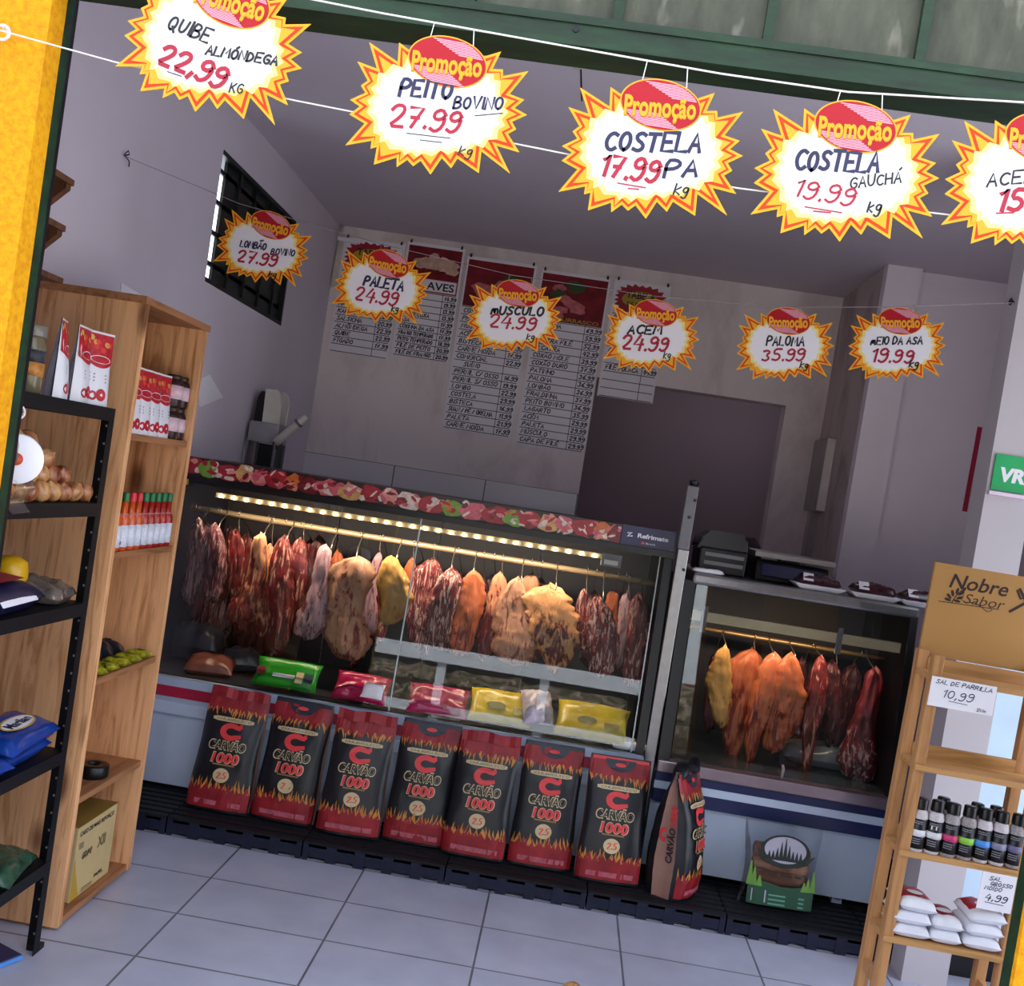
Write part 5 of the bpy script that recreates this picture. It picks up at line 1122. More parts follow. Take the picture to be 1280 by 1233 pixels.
for k in range(4): sachet('dark sachet, %s in the back row of the lower cabinet shelf' % ['nearest', 'second', 'third', 'farthest'][k], (-1.44, 2.91 + .085 * k, SHZ[2] + .004), (0, .5, PI / 2), M_ds, 30 + k, 'dark sachets on the lower cabinet shelf', .08, .11, .085 - .012 * k)
# two black rolls and the carton
for k, (x, y, lb) in enumerate(((-1.43, 2.965, 'black tape roll lying nearer the near panel on the low cabinet shelf'), (-1.375, 3.06, 'black tape roll lying at the front of the low cabinet shelf'))):
    r = thing('tape_roll', lb, 'tape roll', (x, y, SHZ[3]), group='black tape rolls on the low cabinet shelf')
    part('roll', MB().lathe([(.019, .0), (.044, 0), (.047, .003), (.047, .037), (.044, .04), (.019, .04), (.018, .038), (.018, .002), (.019, 0)], 22), M_black, r, True)
bx_ = thing('carton', 'beige and yellow printed cardboard carton standing in the bottom of the pine cabinet', 'box', (-1.478, 3.07, .0345))
M_card = pm('beige_carton', 'c0a878', .75, 0, .2, .08, 6); M_cyl = pm('mustard_carton_print', 'b8902c', .7); M_ctop = pm('ochre_carton_lid', '8a6a2a', .7)
m = MB(); m.box(-.14, .14, -.13, .13, 0, .236, 0); part('box_body', m, M_card, bx_, bevel=.003)
part('lid', MB().box(-.14, .14, -.13, .13, .2362, .2385), M_ctop, bx_)
m = MB(); fx = lambda k: (lambda u, v: (.1405 + .0004 * k, u, v))
mc_ = MB().poly([(-.129, .002), (-.075, .002), (-.115, .10), (-.129, .14)], fx(0), 0); part('yellow_corner', mc_, M_cyl, bx_, label='mustard yellow printed corner')
put_text(m, 'CASO DE MAIS REFORÇO', -.005, .212, .225, .014, fx(1), 0, .03); put_pen(m, 'Grupo', -.055, .132, .06, .02, fx(1), 0, .0035); put_text(m, 'XII', .04, .142, .055, .035, fx(1), 2, .03)
put_text(m, 'PAPEL', .05, .030, .06, .012, fx(1), 0, .03)
for k in range(3): m.quads([[(-.115, .178 - .007 * k), (-.085, .178 - .007 * k), (-.085, .181 - .007 * k), (-.115, .181 - .007 * k)]], fx(1), 0)
m.quads([[(-.06, .017), (.01, .014), (.01, .018), (-.06, .021)], [(-.06, .01), (.01, .007), (.01, .01), (-.06, .013)]], fx(1), 2)
part('carton_print', m, [M_ink, M_cyl, pm('brown_print', '6a5a3c')], bx_)

# ================================================================ BLACK METAL SHELVING
ms = thing('metal_shelving', 'black perforated metal shelving unit between the yellow wall and the pine cabinet', 'shelving', (-1.47, 2.35, 0))
P = lambda n, mb, ma, pa=None, **k: part(n, mb, ma, pa or ms, loc=W(ms) if pa is None else None, **k)
MY0, MY1, MX0, MX1 = 1.99, 2.705, -1.645, -1.298
M_bm = pm('black_shelf_paint', '0c0b10', .55, 0, .3, .1); M_hole = pm('pale_screw', 'b8b4b0', .4, .4)
for x, sx in ((MX1, -1), (MX0, 1)):
    for y, sy in ((MY0, 1), (MY1, -1)):
        m = MB(); m.box(min(x, x + sx * .036), max(x, x + sx * .036), y - .001, y + .001 , 0, 1.55); m.box(min(x, x + sx * .002), max(x, x + sx * .002), min(y, y + sy * .03), max(y, y + sy * .03), 0, 1.55)
        lg = P('post', m, M_bm)
        m = MB()
        for k in range(30): m.lathe([(.0035, -.0003), (.0035, .0003)], 8, c=(x + sx * .018, y - .0016, .05 + .05 * k), M=Matrix.Rotation(PI / 2, 4, 'X'))
        P('holes', m, M_hole, lg)
        P('foot', MB().box(min(x, x + sx * .034), max(x, x + sx * .034), min(y - .003, y + .004), max(y - .003, y + .03), 0, .015), M_black, lg)
MSZ = [1.55, 1.285, 1.005, .585, .268]
for z in MSZ: P('shelf', MB().box(MX0 + .004, MX1 - .002, MY0 + .002, MY1 - .003, z - .004, z).box(MX1 - .004, MX1 + .002, MY0 + .002, MY1 - .003, z - .036, z).box(MX0 + .002, MX0 + .005, MY0 + .002, MY1 - .003, z - .036, z).box(MX0 + .004, MX1 - .002, MY1 - .005, MY1 - .003, z - .036, z), M_bm)
# top: three pouches and a jar
gm = 'sauce pouches on top of the black shelving'
for k, (py, rz, y) in enumerate(((0, PI / 2 + .35, 2.465), (0, PI / 2 + .15, 2.57), (0, PI / 2 - .45, 2.655))):
    r = dup(pr, (-1.345, y, MSZ[0]), (0, 0, rz), 'white and red sauce pouch, %s on top of the black shelving' % ['leftmost, edge-on', 'middle one, half turned', 'rightmost, facing out'][k], gm)
jar_root('pickle_jar', 'glass jar with a dark and orange label at the left on the black shelving', 'jar', (-1.36, 2.36, MSZ[0]), [(.03, 0), (.033, .004), (.033, .115), (.027, .132), (.026, .14)], pm('olive_jar_contents', '6a6048', .2, 0, .6),
         [('label', .042, .075, .0338, pm('orange_jar_label', 'b87a3c', .5, 0, .3, .4, 40), 'orange lower label'), ('upper_label', .075, .105, .0338, pm('black_white_jar_label', '3c3c44', .5, 0, .3, .8, 45), 'black and white upper label'), ('cap', .138, .165, .03, pm('smoky_cap', '7d766a', .3), None)])
# roll of bags on a ring at the near end
q = aty(21, 573, 2.14)
rl = thing('bag_roll', 'white roll of plastic bags with an orange core hanging beside the green door frame', 'roll', (q.x, 2.14, q.z), (0, 0, math.radians(29)))
R90 = Matrix.Rotation(PI / 2, 4, 'X')
part('roll', MB().lathe([(.015, -.045), (.053, -.045), (.0545, -.043), (.0545, .043), (.053, .045), (.015, .045)], 30, M=R90), M_paper, rl, True)
part('core', MB().lathe([(.0135, -.05), (.0135, .05)], 18, M=R90), pm('orange_core', 'b8441c', .5), rl, True)
q2 = aty(22, 515, 2.14) - q
part('hanger_ring', MB().tube([(q2.x + .016 * math.cos(a), -.05, q2.z + .016 * math.sin(a)) for a in [2 * PI * k / 18 for k in range(19)]], .003, 6), M_string, rl, True)
part('hanger_bar', MB().tube([(q2.x, -.05, q2.z - .016), (.0, -.085, .03), (0, -.082, 0), (0, .0, 0), (0, .09, 0), (-.01, .1, .02), (-.055, .1, .05)], .0025, 6), M_steel, rl, True)
part('loose_bag', MB().grid(5, 8, lambda i, j: (.018 + .035 * (i / 4 - .5) + .01 * math.sin(j), -.055 + .10 * i / 4, -.045 - .075 * j / 7)), M_film, rl, True, label='loose clear bag end')
# onions
on_m = MB().lathe([(.003, -.0275), (.012, -.0262), (.0205, -.019), (.0258, -.008), (.0268, .001), (.0245, .011), (.018, .0195), (.009, .0245), (.004, .0275), (.0028, .0305)], 16).mesh('bulb')
M_onion, _t = base('brown_onion_skin', .3, 0, .5)
_oi = _t.new('ShaderNodeObjectInfo'); _c1 = _t.mix(_oi.outputs['Random'], lin('6a2a1a'), lin('9a5a30')); _c2 = _t.mix(_oi.outputs['Random'], lin('b0704a'), lin('d8ac70'))
_nn = _t.noise(_t.coord((60, 60, 8)), 1.0, 4); _t.link(_t.mix(_t.ramp(_nn, [(.35, (0, 0, 0, 1)), (.65, (1, 1, 1, 1))]), _c1, _c2), _t.p.inputs['Base Color'])
ro_m = MB().lathe([(.001, -.0295), (.006, -.029), (.0065, -.0265), (.003, -.0262)], 8).mesh('root_end')
def onion(loc, rot, label, group=None, s=1.0):
    r = thing('onion', label, 'onion', loc, rot, group); r.scale = (s, s, s); part('bulb', on_m, M_onion, r, True); part('root_end', ro_m, pm('onion_root', 'a88a5c', .8), r); return r
rd = random.Random(8); go = 'brown onions piled on the black shelving'; ol = 'brown onion in the pile on the black metal shelf'
for L, (ny, nx, yy, xx) in enumerate(((8, 3, 2.27, -1.332), (6, 2, 2.30, -1.358), (4, 2, 2.33, -1.366), (2, 1, 2.37, -1.38))):
    for i in range(ny):
        for j in range(nx):
            onion((xx - .0545 * j, yy + .055 * i + rd.uniform(-.001, .001), MSZ[1] + .0275 + .0405 * L), (rd.uniform(-.9, .9), rd.uniform(-.9, .9), rd.uniform(0, 6)), ol, go)
onion((.222, 2.957, .034), (.3, .2, 0), 'brown onion on the tiled floor at the bottom edge of the photo', None, 1.28)
# packs on the lower shelves
nb = thing('rice_sack', 'dark navy sack with a red panel and white label on the black shelving', 'sack', (-1.42, 2.33, MSZ[2]), (0, .06, .1)); part('pack', pillow(.23, .36, .085, 41), pm('dark_navy_film', '14163a', .3), nb, True)
m = MB(); fp = lambda u, v: (u, v, .089); m.quads([[(-.03, -.02), (.085, -.04), (.085, .10), (-.03, .12)]], fp, 0); part('red_panel', m, M_red, nb, label='red printed panel')
m = MB(); m.quads([[(-.10, .085), (-.06, .065), (.0, .155), (-.03, .165)]], lambda u, v: (.085 + (v - .06) * .25, .06 + u * 1.0 + .1, .045 + u * .3), 0); m.quads([[(.10, -.06), (.116, -.06), (.116, .13), (.10, .13)]], lambda u, v: (u, v, .055 - (u - .1) * 1.2), 1)
part('white_label', m, [M_paper, M_paper], nb)
yb = thing('yellow_cap_tub', 'round yellow tub behind the navy sack at the left edge', 'tub', (aty(8, 745, 2.54).x, 2.54, MSZ[2])); part('tub', MB().lathe([(.04, 0), (.045, .01), (.045, .08), (.04, .105), (.02, .118), (.002, .12)], 20), pm('yellow_plastic', 'd8a414', .35), yb, True)
o = thing('foil_pack', 'shiny crumpled clear pack at the far end of the black shelving', 'package', (-1.40, 2.60, MSZ[2]), (0, .05, .2)); part('pack', pillow(.18, .15, .06, 42, wr=.6), pm('shiny_grey_film', '8a7c74', .18, .5, .5, .5, 40), o, True)
o = thing('seasoning_pack', 'pale blue and green pack behind the shiny pack', 'package', (-1.555, 2.62, MSZ[2]), (0, 0, .1)); part('pack', pillow(.10, .13, .10, 43), pm('pale_blue_green_film', '9ab0c0', .3, 0, .5, .6, 16), o, True)
M_blu = pm('royal_blue_biscuit_film', '143a8c', .22, 0, .5, .2, 14)
gb = 'blue biscuit packs on the black shelving'
def biscuit(label, loc, rot, seed):
    r = thing('biscuit_pack', label, 'biscuit pack', loc, rot, gb); part('pack', pillow(.15, .30, .06, seed, wr=.2), M_blu, r, True)
    m = MB(); fp = lambda k: (lambda u, v: (u, v, .0625 + .0005 * k))
    m.poly([(.010 + .032 * math.cos(a), .085 * math.sin(a)) for a in [2 * PI * k / 20 for k in range(20)]], fp(0), 1); m.poly([(.010 + .026 * math.cos(a), .078 * math.sin(a)) for a in [2 * PI * k / 20 for k in range(20)]], fp(1), 0)
    put_text(m, 'Marilan', 0, 0, .125, .026, lambda u, v: (.010 - v, u, .064), 2, .03)
    part('oval_label', m, [M_paper, pm('gold_rim_print', 'c8a23a'), M_inkb], r); return r
b1 = biscuit('royal blue biscuit pack lying on top, farthest along the black shelving', (-1.375, 2.53, MSZ[3] + .045), (0, .12, .12), 51)
dup(b1, (-1.39, 2.51, MSZ[3]), (0, 0, .05), 'royal blue biscuit pack under the topmost pack'); dup(b1, (-1.375, 2.27, MSZ[3] + .02), (0, .2, -.1), 'royal blue biscuit pack nearest the left edge'); dup(b1, (-1.54, 2.48, MSZ[3] + .01), (0, 0, .1), 'royal blue biscuit pack in the back row')
o = thing('greens_pack', 'dark green film pack on the lowest black shelf', 'package', (-1.385, 2.56, MSZ[4]), (0, .12, .2)); part('pack', pillow(.16, .22, .05, 61, wr=.4), pm('dark_green_film', '2c4a3a', .25, 0, .5, .5, 26), o, True)
o = thing('greens_pack', 'blue and white film pack at the left edge of the lowest black shelf', 'package', (-1.46, 2.44, MSZ[4]), (0, 0, .1)); part('pack', pillow(.16, .18, .09, 62, wr=.3), pm('blue_white_film', '8a9ac8', .25, 0, .5, .6, 16), o, True)
o = thing('greens_pack', 'flat dark pack at the front of the lowest black shelf', 'package', (-1.36, 2.36, MSZ[4]), (0, .1, 0)); part('pack', pillow(.11, .16, .035, 63), pm('dark_green_film', '2c4a3a'), o, True)
o = thing('flat_pack', 'flat navy blue pack on the floor under the black shelving', 'package', (-1.455, 2.60, 0), (0, 0, math.radians(-24))); part('pack', MB().box(-.11, .11, -.10, .10, 0, .018), M_navy, o, bevel=.003); part('edge_stripe', MB().box(-.11, .112, -.102, -.1, .003, .015).box(.11, .112, -.1, .1, .003, .015), pm('bright_blue_edge', '4a8ad8'), o)

# wall brackets and their shelves above the cabinet
for k, (zt, lb) in enumerate(((2.118, 'upper dark timber wall shelf with a triangular bracket, by the door frame'), (1.995, 'middle dark timber wall shelf with a triangular bracket, below the upper one'))):
    ws = thing('wall_shelf', lb, 'shelf', (XL, 2.60, zt), group='dark timber wall shelves'); xo = .228 if k == 0 else .222
    part('board', MB().box(0.001, xo, -.6, .012, 0, .016), M_dwood, ws)
    part('bracket', MB().prism([(.001, 0), (xo - .008, 0), (xo - .008, -.012), (.001, -.23)], -.012, .012, lambda u, v, d: (u, d, v)), M_dwood, ws); part('bracket', MB().prism([(.001, 0), (xo - .008, 0), (xo - .008, -.012), (.001, -.2)], -.57, -.55, lambda u, v, d: (u, d, v)), M_dwood, ws)
ws = thing('wall_shelf', 'lowest dark timber wall shelf just above the pine cabinet top', 'shelf', (XL, 2.60, 1.858), group='dark timber wall shelves'); part('board', MB().box(.001, .235, -.6, .012, 0, .014), M_dwood, ws)

# papers on the left wall
for lb, pts in (('white paper corner on the left wall above the pine cabinet', ((152, 354), (186, 374), (182, 392), (150, 385))), ('tilted white paper sheet stuck on the left wall beside the cabinet', ((262, 468), (279, 497), (250, 509), (246, 476)))):
    Q = [atx(x, y, XL + .004) for x, y in pts]; c = sum(Q, Vector()) / 4
    o = thing('paper_sheet', lb, 'paper', c); part('sheet', MB().hexa([(0.0, q.y - c.y, q.z - c.z) for q in Q], [(-.0035, q.y - c.y, q.z - c.z) for q in Q]), M_paper, o)

# ================================================================ BACK COUNTER THINGS
st = thing('counter_stand', 'grey metal stand in the rear left corner carrying a black and white appliance', 'stand', (-1.585, 4.97, .0))
part('shelf_box', MB().box(-.075, .075, -.08, .08, 1.54, 1.64), pm('pale_grey_stand', '9a959c', .45), st, bevel=.004); part('leg', MB().box(-.075, -.066, -.08, -.071, 0, 1.54), M_grey, st); part('leg', MB().box(.064, .075, -.08, -.069, 0, 1.54), M_grey, st); part('leg', MB().box(-.075, -.066, .071, .08, 0, 1.54), M_grey, st); part('leg', MB().box(.064, .075, .069, .08, 0, 1.54), M_grey, st); part('lower_box', MB().box(-.02, .064, -.06, .07, 1.38, 1.535), M_black, st)
ap = thing('kitchen_appliance', 'black and white rounded appliance standing on the grey stand', 'appliance', (-1.585, 4.97, 1.641))
part('black_side', MB().prism([(-.065, 0), (-.02, 0), (-.02, .15), (-.045, .148), (-.058, .12)], -.05, .05, lambda u, v, d: (u, d, v)), M_black, ap, bevel=.004)
part('white_shell', MB().prism([(-.02, 0), (.062, 0), (.066, .11), (.058, .148), (.035, .163), (-.02, .16)], -.055, .055, lambda u, v, d: (u, d, v)), pm('ivory_plastic', 'c8c4bc', .35), ap, bevel=.006)
tu = thing('stuffer_tube', 'pale tube lever leaning up to the right beside the grey stand', 'tool', (-1.515, 4.97, 1.545))
d_ = Vector((.135, 0, .155)); part('tube', MB().tube([(0, -.085, 0), (.1 * d_.x, -.085, .1 * d_.z), d_ * .8 + Vector((0, -.085, 0)), d_ + Vector((0, -.085, 0))], [.018, .022, .02, .016], 12), pm('ivory_plastic', 'c8c4bc'), tu, True)
part('ring', MB().tube([d_ * .72 + Vector((0, -.085, 0)), d_ * .78 + Vector((0, -.085, 0))], .025, 12), M_grey, tu, True); part('clamp', MB().box(-.012, .012, -.09, .0, -.03, .01), M_black, tu); part('stem', MB().tube([(0, -.085, 0), (-.004, -.085, -1.544)], .008, 8), M_grey, tu)
cp = thing('conduit_bracket', 'white corner conduit with a short arm at the rear left ceiling corner', 'conduit', (-1.655, 6.03, 2.80))
part('pipe', MB().tube([(0, 0, .128), (0, 0, -.02), (-.01, 0, -.06), (-.012, 0, -.25)], .010, 8), pm('ivory_plastic', 'c8c4bc'), cp, True); part('arm', MB().box(-.02, .12, -.01, .015, .03, .055), M_paper, cp)
lm = thing('lamp_socket', 'bare lamp socket hanging from the ceiling on a short wire', 'lamp socket', (-.195, 3.12, ZC))
part('wire', MB().tube([(0, 0, 0), (.004, 0, -.04), (0, 0, -.07)], .004, 6), M_black, lm, True); part('socket', MB().lathe([(.012, -.115), (.017, -.112), (.017, -.082), (.011, -.07)], 14), pm('ivory_plastic', 'c8c4bc'), lm, True); part('tail_wire', MB().tube([(.004, 0, -.115), (.012, 0, -.16), (.022, 0, -.21)], .003, 6), M_black, lm, True)
eb = thing('breaker_box', 'grey wall box with a conduit below on the stained side wall beyond the doorway', 'electric box', (1.385, 5.78, 1.85))
part('box', MB().box(-.052, -.001, -.13, .17, -.205, .21), pm('grey_beige_box', 'a39a98', .5), eb, bevel=.004); part('lit_face', MB().box(-.05, -.004, -.137, -.13, -.2, .205), pm('lit_grey_face', 'dcd4d2', .5), eb); part('conduit', MB().box(-.03, -.001, .0, .07, -1.84, -.205), pm('grey_beige_box', 'a39a98'), eb)  # paler front face holds the doorway light in its colour
o = tag(part('red_tape', MB().box(-.012, .012, -.003, .0, -.22, .22), M_red), 'narrow red vertical strip on the pale wall by the white column', 'strip'); o.location = (1.99, 5.2545, 1.97); o.rotation_euler = (0, .01, 0)
vs_ = thing('card_sign', 'square green card sign with white letters on the white column', 'sign', (1.471, 3.5395, 1.82))
part('plate', MB().box(-.060, .060, -.006, 0, -.062, .063), pm('sign_green', '18a05a', .4), vs_); m = MB(); fv = lambda u, v: (u, -.0066, v)
put_text(m, 'VR', .006, -.005, .088, .045, fv, 0, .05, .1); part('letters', m, M_paper, vs_); part('lip', MB().box(-.068, .06, -.02, 0, -.080, -.068), pm('pinkish_lip', 'd8c4d8'), vs_)
fz = thing('upright_freezer', 'pale blue-white upright cabinet behind the salt rack, right of the white column', 'freezer', (1.80, 3.85, 0))
part('cabinet', MB().box(-.24, .24, -.2, .25, .10, 1.25), pm('ice_white_enamel', 'c4dcf0', .3, 0, .5, .05), fz, bevel=.006); part('plinth', MB().box(-.22, .22, -.18, .23, 0, .1), M_black, fz); part('door', MB().box(-.238, .238, -.216, -.2, .12, 1.24), pm('ice_white_enamel', 'c4dcf0'), fz, bevel=.006)

# ---------------------------------------------------------------- on top of the small case
TZ = 1.2875
pd = thing('receipt_printer', 'black slotted machine at the left on top of the small meat case', 'printer', (.635, 4.22, TZ))
part('housing', MB().box(-.098, .098, -.10, .14, 0, .105), M_black, pd, bevel=.008); part('hood', MB().prism([(-.1, .105), (.1, .105), (.095, .15), (.07, .168), (-.06, .168), (-.095, .145)], -.09, .13, lambda u, v, d: (u, d, v)), pm('black_slate_plastic', '1c1c24', .4), pd, bevel=.008); part('slot', MB().box(-.075, .085, -.106, -.098, .07, .085), M_grey, pd); part('slot', MB().box(-.075, .085, -.106, -.098, .035, .05), M_grey, pd)
wsx = thing('weighing_scale', 'dark weighing scale with a grey pan and blue display on the small meat case', 'scale', (.93, 4.26, TZ))
part('housing', MB().hexa([(-.15, -.11, .006), (.16, -.11, .006), (.15, .14, .006), (-.14, .14, .006)], [(-.15, -.08, .085), (.15, -.08, .085), (.14, .13, .085), (-.14, .13, .085)]), M_black, wsx, bevel=.005); part('pan', MB().box(-.165, .165, -.12, .16, .098, .122), pm('dull_grey_pan', '8c8684', .4, .4), wsx, bevel=.004); part('pan_post', MB().box(-.04, .04, -.03, .03, .085, .098), M_black, wsx)
part('display', MB().hexa([(-.125, -.112, .025), (.135, -.112, .025), (.135, -.105, .025), (-.125, -.105, .025)], [(-.125, -.092, .072), (.13, -.092, .072), (.13, -.085, .072), (-.125, -.085, .072)]), pm('deep_blue_display', '141a48', .2), wsx); part('foot', MB().box(-.13, -.11, -.09, -.07, 0, .006).box(.12, .14, -.09, -.07, 0, .006).box(-.13, -.11, .1, .12, 0, .006).box(.12, .14, .1, .12, 0, .006), M_black, wsx)
o = thing('dark_cap', 'dark maroon cap-shaped bundle behind the weighing scale', 'bundle', (.79, 4.53, TZ)); part('bundle', pillow(.14, .12, .16, 71), pm('dark_maroon_cloth', '2c141c', .8), o, True)
for k, (px, lb) in enumerate(((1018, 'white foam tray of dark wrapped meat beside the scale'), (1088, 'white foam tray of dark wrapped meat, middle one on the small case'), (1150, 'white foam tray of dark wrapped meat half behind the tan board'))):
    c = aty(px, 752, 4.10)
    r = thing('meat_tray', lb, 'meat tray', (c.x, 4.10, TZ), (0, 0, .03 * k), 'wrapped meat trays on the small case')
    part('tray', MB().hexa([(-.075, -.05, 0), (.075, -.05, 0), (.075, .05, 0), (-.075, .05, 0)], [(-.105, -.072, .022), (.105, -.072, .022), (.105, .072, .022), (-.105, .072, .022)]), M_paper, r, bevel=.003)
    part('meat', pillow(.17, .11, .05, 80 + k, wr=.4), pm('dark_wrapped_meat', '3a141e', .2, 0, .6, .4, 30), r, True, loc=(.0, 0, .012))
    part('ticket', MB().hexa([(-.07, -.056, .036), (-.03, -.056, .036), (-.03, -.05, .036), (-.07, -.05, .036)], [(-.07, -.036, .066), (-.03, -.036, .066), (-.03, -.03, .066), (-.07, -.03, .066)]), M_paper, r, label='white price ticket')
o = thing('white_cloth', 'crumpled white cloth at the left front edge of the small case top', 'cloth', (.575, 4.06, TZ)); part('cloth', pillow(.13, .05, .018, 90, wr=.6), M_paper, o, True)

# ================================================================ SALT RACK at the right
rk = thing('salt_rack', 'light timber ladder rack of salt and spices with a tan header board', 'rack', (1.175, 2.83, 0), (0, math.radians(.7), 0))
P = lambda n, mb, ma, pa=None, **k: part(n, mb, ma, pa or rk, loc=W(rk) if pa is None else None, **k)
RX0, RX1, RY0, RY1 = 1.012, 1.362, 2.75, 2.90
for x0 in (RX0, RX1 - .03):
    for y0 in (RY0, RY1 - .03): P('post', MB().box(x0, x0 + .03, y0, y0 + .03, 0, 1.232), M_rack, bevel=.002)
RZ = [1.179, .931, .693, .452]
for z in RZ:
    P('shelf', MB().box(RX0 + .001, RX1 - .001, RY0 - .006, RY1 - .031, z - .016, z), M_rackX)
    P('back_rail', MB().box(RX0 + .03, RX1 - .03, RY1 - .032, RY1 - .018, z, z + .035), M_rackX)
for x0 in (RX0 + .005, RX1 - .02):
    for z in (.15, .30): P('side_rail', MB().box(x0, x0 + .015, RY0 + .03, RY1 - .03, z, z + .03), M_rack)
P('back_rail', MB().box(RX0 + .03, RX1 - .03, RY1 - .03, RY1 - .012, .18, .21), M_rackX)
hb_ = P('header_board', MB().box(RX0 + .012, 1.40, RY1, RY1 + .012, 1.215, 1.482), M_mdf)
m = MB(); fk = lambda k: (lambda u, v: (u, RY1 - .0006 - .0003 * k, v))
put_text(m, 'Nobre', 1.155, 1.438, .165, .040, fk(0), 0, .012, .22); put_text(m, 'Sabor', 1.178, 1.394, .115, .028, fk(0), 0, -.005, .25)
pen_line(m, [(1.052, 1.373), (1.22, 1.378)], .0022, fk(0), 0); pen_line(m, [(1.118, 1.402), (1.11, 1.39), (1.125, 1.382), (1.15, 1.386), (1.17, 1.378), (1.19, 1.366), (1.203, 1.372), (1.195, 1.38)], .0022, fk(0), 0)
rd = random.Random(2)
pen_line(m, [(1.088, 1.374), (1.096, 1.395), (1.108, 1.412)], .003, fk(0), 0)
for cx, cz, an in ((1.078, 1.392, 2.4), (1.086, 1.402, 1.9), (1.098, 1.41, 1.4), (1.110, 1.405, .6), (1.108, 1.392, .3), (1.102, 1.382, -.1), (1.076, 1.382, 2.9), (1.115, 1.416, 1.0)):
    m.poly([(cx + .010 * math.cos(a) * math.cos(an) - .0042 * math.sin(a) * math.sin(an), cz + .010 * math.cos(a) * math.sin(an) + .0042 * math.sin(a) * math.cos(an)) for a in [2 * PI * k / 10 for k in range(10)]], fk(.3), 0)
pen_line(m, [(1.252, 1.378), (1.285, 1.405), (1.33, 1.445)], .008, fk(0), 0); pen_line(m, [(1.268, 1.445), (1.29, 1.415), (1.335, 1.372)], .008, fk(.5), 0); pen_line(m, [(1.262, 1.44), (1.275, 1.418), (1.285, 1.425)], .006, fk(.5), 0)
P('burnt_lettering', m, pm('burnt_brown_print', '2c1410', .6), hb_)
# price tags on the shelf fronts
def price_tag(label, X0, X1, z0, z1, texts):
    r = thing('price_tag', label, 'price tag', ((X0 + X1) / 2, RY0 - .0095, z0), (0, math.radians(.7), 0)); hw = (X1 - X0) / 2
    part('card', MB().box(-hw, hw, -.0012, .0012, 0, z1 - z0), M_paper, r); m = MB()
    for t, cx, cz, w, h, pen in texts:
        if t == '_': pen_line(m, [(cx - w / 2, cz), (cx + w / 2, cz - .002)], pen, lambda u, v: (u, -.0016, v), 0)
        else: put_pen(m, t, cx, cz, w, h, lambda u, v: (u, -.0016, v), 0, pen, .0, 3)
    part('handwriting', m, M_inkb, r)
price_tag('white card reading SAL DE PARRILLA 10,99 on the top shelf edge of the rack', 1.026, 1.2, 1.098, 1.178, [('SAL DE PARRILLA', 0, .068, .15, .011, .0022), ('10,99', -.012, .038, .08, .021, .0026), ('_', -.008, .02, .05, 0, .0016), ('2un', .055, .010, .024, .008, .0016)])
price_tag('white handwritten card reading 4,99 on the bottle shelf edge of the rack', 1.246, 1.338, .574, .676, [('SAL', -.01, .088, .032, .011, .002), ('GROSSO', .008, .074, .058, .01, .002), ('MOÍDO', -.012, .060, .045, .01, .002), ('4,99', .0, .036, .058, .017, .0028), ('_', -.002, .021, .05, 0, .0018)])
# spice bottles
M_sp1 = pm('grainy_white_salt', 'c4bcc0', .6, 0, .3, .15, 160); M_sp2 = pm('grainy_grey_spice', '9a9294', .6, 0, .3, .3, 160); M_lb = pm('black_spice_label', '17161c', .4, 0, .4, .2, 80)
def spice(label, X, Y, band, bn, seed, fill):
    r = jar_root('spice_bottle', label, 'spice bottle', (X, Y, RZ[2] + .0005), [(.0195, 0), (.0215, .003), (.0215, .098), (.019, .110), (.0145, .117), (.014, .121)], fill,
                 [('label', .010, .092, .0219, M_lb, 'black label'), ('band', .044, .062, .0222, band, bn), ('cap', .117, .146, (.0178, .0168), M_black, None)], 'spice bottles on the rack', 20)
    m = MB(); F = lambda u, v: (.0224 * math.sin(u), -.0224 * math.cos(u), v)
    for z in (.084, .079, .036, .030, .024): m.quads([[(-.55 + .18 * i, z), (-.55 + .18 * i + .13, z), (-.55 + .18 * i + .13, z + .0022), (-.55 + .18 * i, z + .0022)] for i in range(6)], F, 0)
    part('label_print', m, pm('grey_label_print', '9a98a0', .5), r)
    r.rotation_euler = (0, 0, -math.atan2(X, Y) * -1 * -1)
    return r
bw = pm('white_label_band', 'dcdae0', .5)
sp = [('black-labelled spice bottle with a white band, leftmost on the rack', bw, 'white band', M_sp1), ('black-labelled spice bottle with a white band and white square, second on the rack', bw, 'white band', M_sp1), ('black-labelled spice bottle with a pink band', pm('pink_label_band', 'c8326a', .5), 'pink band', M_sp2),
      ('black-labelled spice bottle with a lime green band', pm('lime_label_band', '86c23c', .5), 'lime green band', M_sp2), ('black-labelled spice bottle with a blue band', pm('blue_label_band', '4a8ad8', .5), 'blue band', M_sp1), ('black-labelled spice bottle with a lilac band, second from the right', pm('lilac_label_band', '8a86a0', .5), 'lilac band', M_sp1), ('black-labelled spice bottle with a purple-grey band, rightmost on the rack', pm('purple_label_band', '6a6488', .5), 'purple-grey band', M_sp2)]
XS = [1.043, 1.0885, 1.136, 1.181, 1.229, 1.274, 1.311]
XS = [1.068 + i * .0438 for i in range(7)]
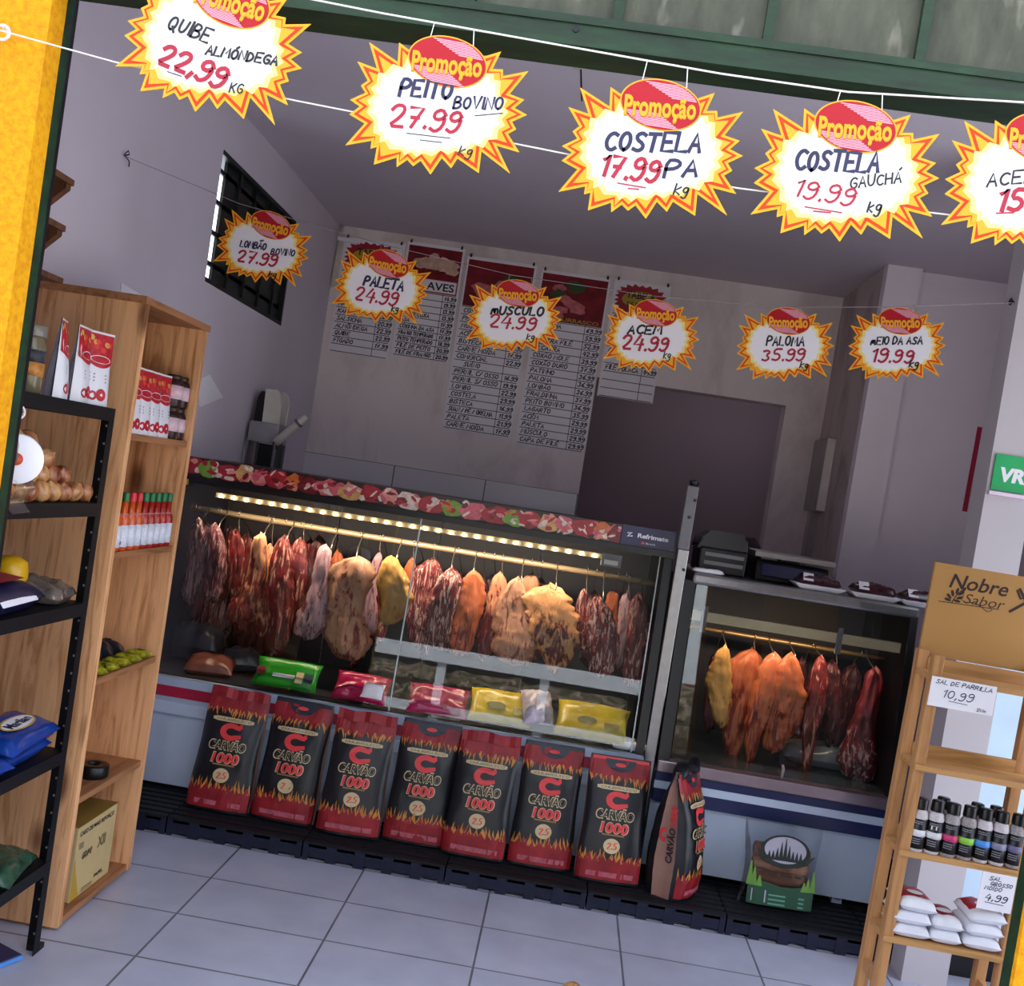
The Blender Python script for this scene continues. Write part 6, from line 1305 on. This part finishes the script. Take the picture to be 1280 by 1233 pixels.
for k, (lb, bm, bn, fl) in enumerate(sp):
    yb2 = RY0 + .018
    s_ = spice(lb, XS[k], yb2, bm, bn, k, fl)
    if k == 1:
        m = MB(); m.quads([[(-.35, .069), (.35, .069), (.35, .079), (-.35, .079)]], lambda u, v: (.0226 * math.sin(u), -.0226 * math.cos(u), v)); part('white_square', m, bw, s_)
for k, x in ((0, XS[2] - .012), (1, XS[4] - .006), (2, XS[5] + .002)):
    spice('black-capped spice bottle standing behind the %s bottle' % ['pink banded', 'blue banded', 'lilac banded'][k], x, RY0 + .064 + .001, bw, 'white band', 10 + k, M_sp1)
# salt bags
M_salt = pm('white_salt_bag', 'dcdce6', .4, 0, .4, .04, 30); M_sred = pm('salt_bag_red_print', 'a01c30', .4, 0, .4, .3, 20); gs = 'white salt bags on the lowest rack shelf'
def salt(label, X, z, w, d, rot, seed, red):
    r = thing('salt_bag', label, 'salt bag', (X, RY0 + .056, z), rot, gs); m = pillow(w, d, .042, seed, 16, .18); part('bag', m, M_salt, r, True)
    if red:
        m = MB(); n = 12
        off = Vector((seed * 7.3, seed * 3.1, 0))
        def top(i, j):
            u = -.86 + 1.72 * i / (n - 1); v = -.55 + 1.45 * j / (n - 1); e = ((1 - u ** 4) * (1 - min(.999, abs(v)) ** 4)) ** .5; q = 1 + .18 * noise.noise(Vector((u * 2.2, v * 2.2, seed)) + off) + .09 * noise.noise(Vector((u * 5, v * 5, seed + 9)) + off)
            return (u * w / 2, v * d / 2, .042 * (.42 + .58 * e * q) + .0014)
        part('red_print', m.grid(n, n, top), M_sred, r, True)
        m = MB(); m.poly([(.022 * math.cos(a), -.012 + .016 * math.sin(a)) for a in [2 * PI * k / 14 for k in range(14)]], lambda u, v: (u, v, .0455)); part('white_emblem', m, M_salt, r)
for st_n, X, n, tilt in (('left', 1.094, 3, .05), ('middle', 1.188, 2, .0), ('right', 1.286, 3, -.06)):
    for k in range(n):
        salt('%s salt bag in the %s stack on the lowest rack shelf' % ((['bottom white', 'middle white', 'red-printed top'] if n == 3 else ['bottom white', 'red-printed top'])[k], st_n), X + .003 * math.sin(k * 4), RZ[3] + .001 + .036 * k, .102 if n == 3 else .084, .125, (0, tilt if k == n - 1 else 0, .05 * math.sin(k * 2 + X * 9)), 100 + k + int(X * 40), k == n - 1)
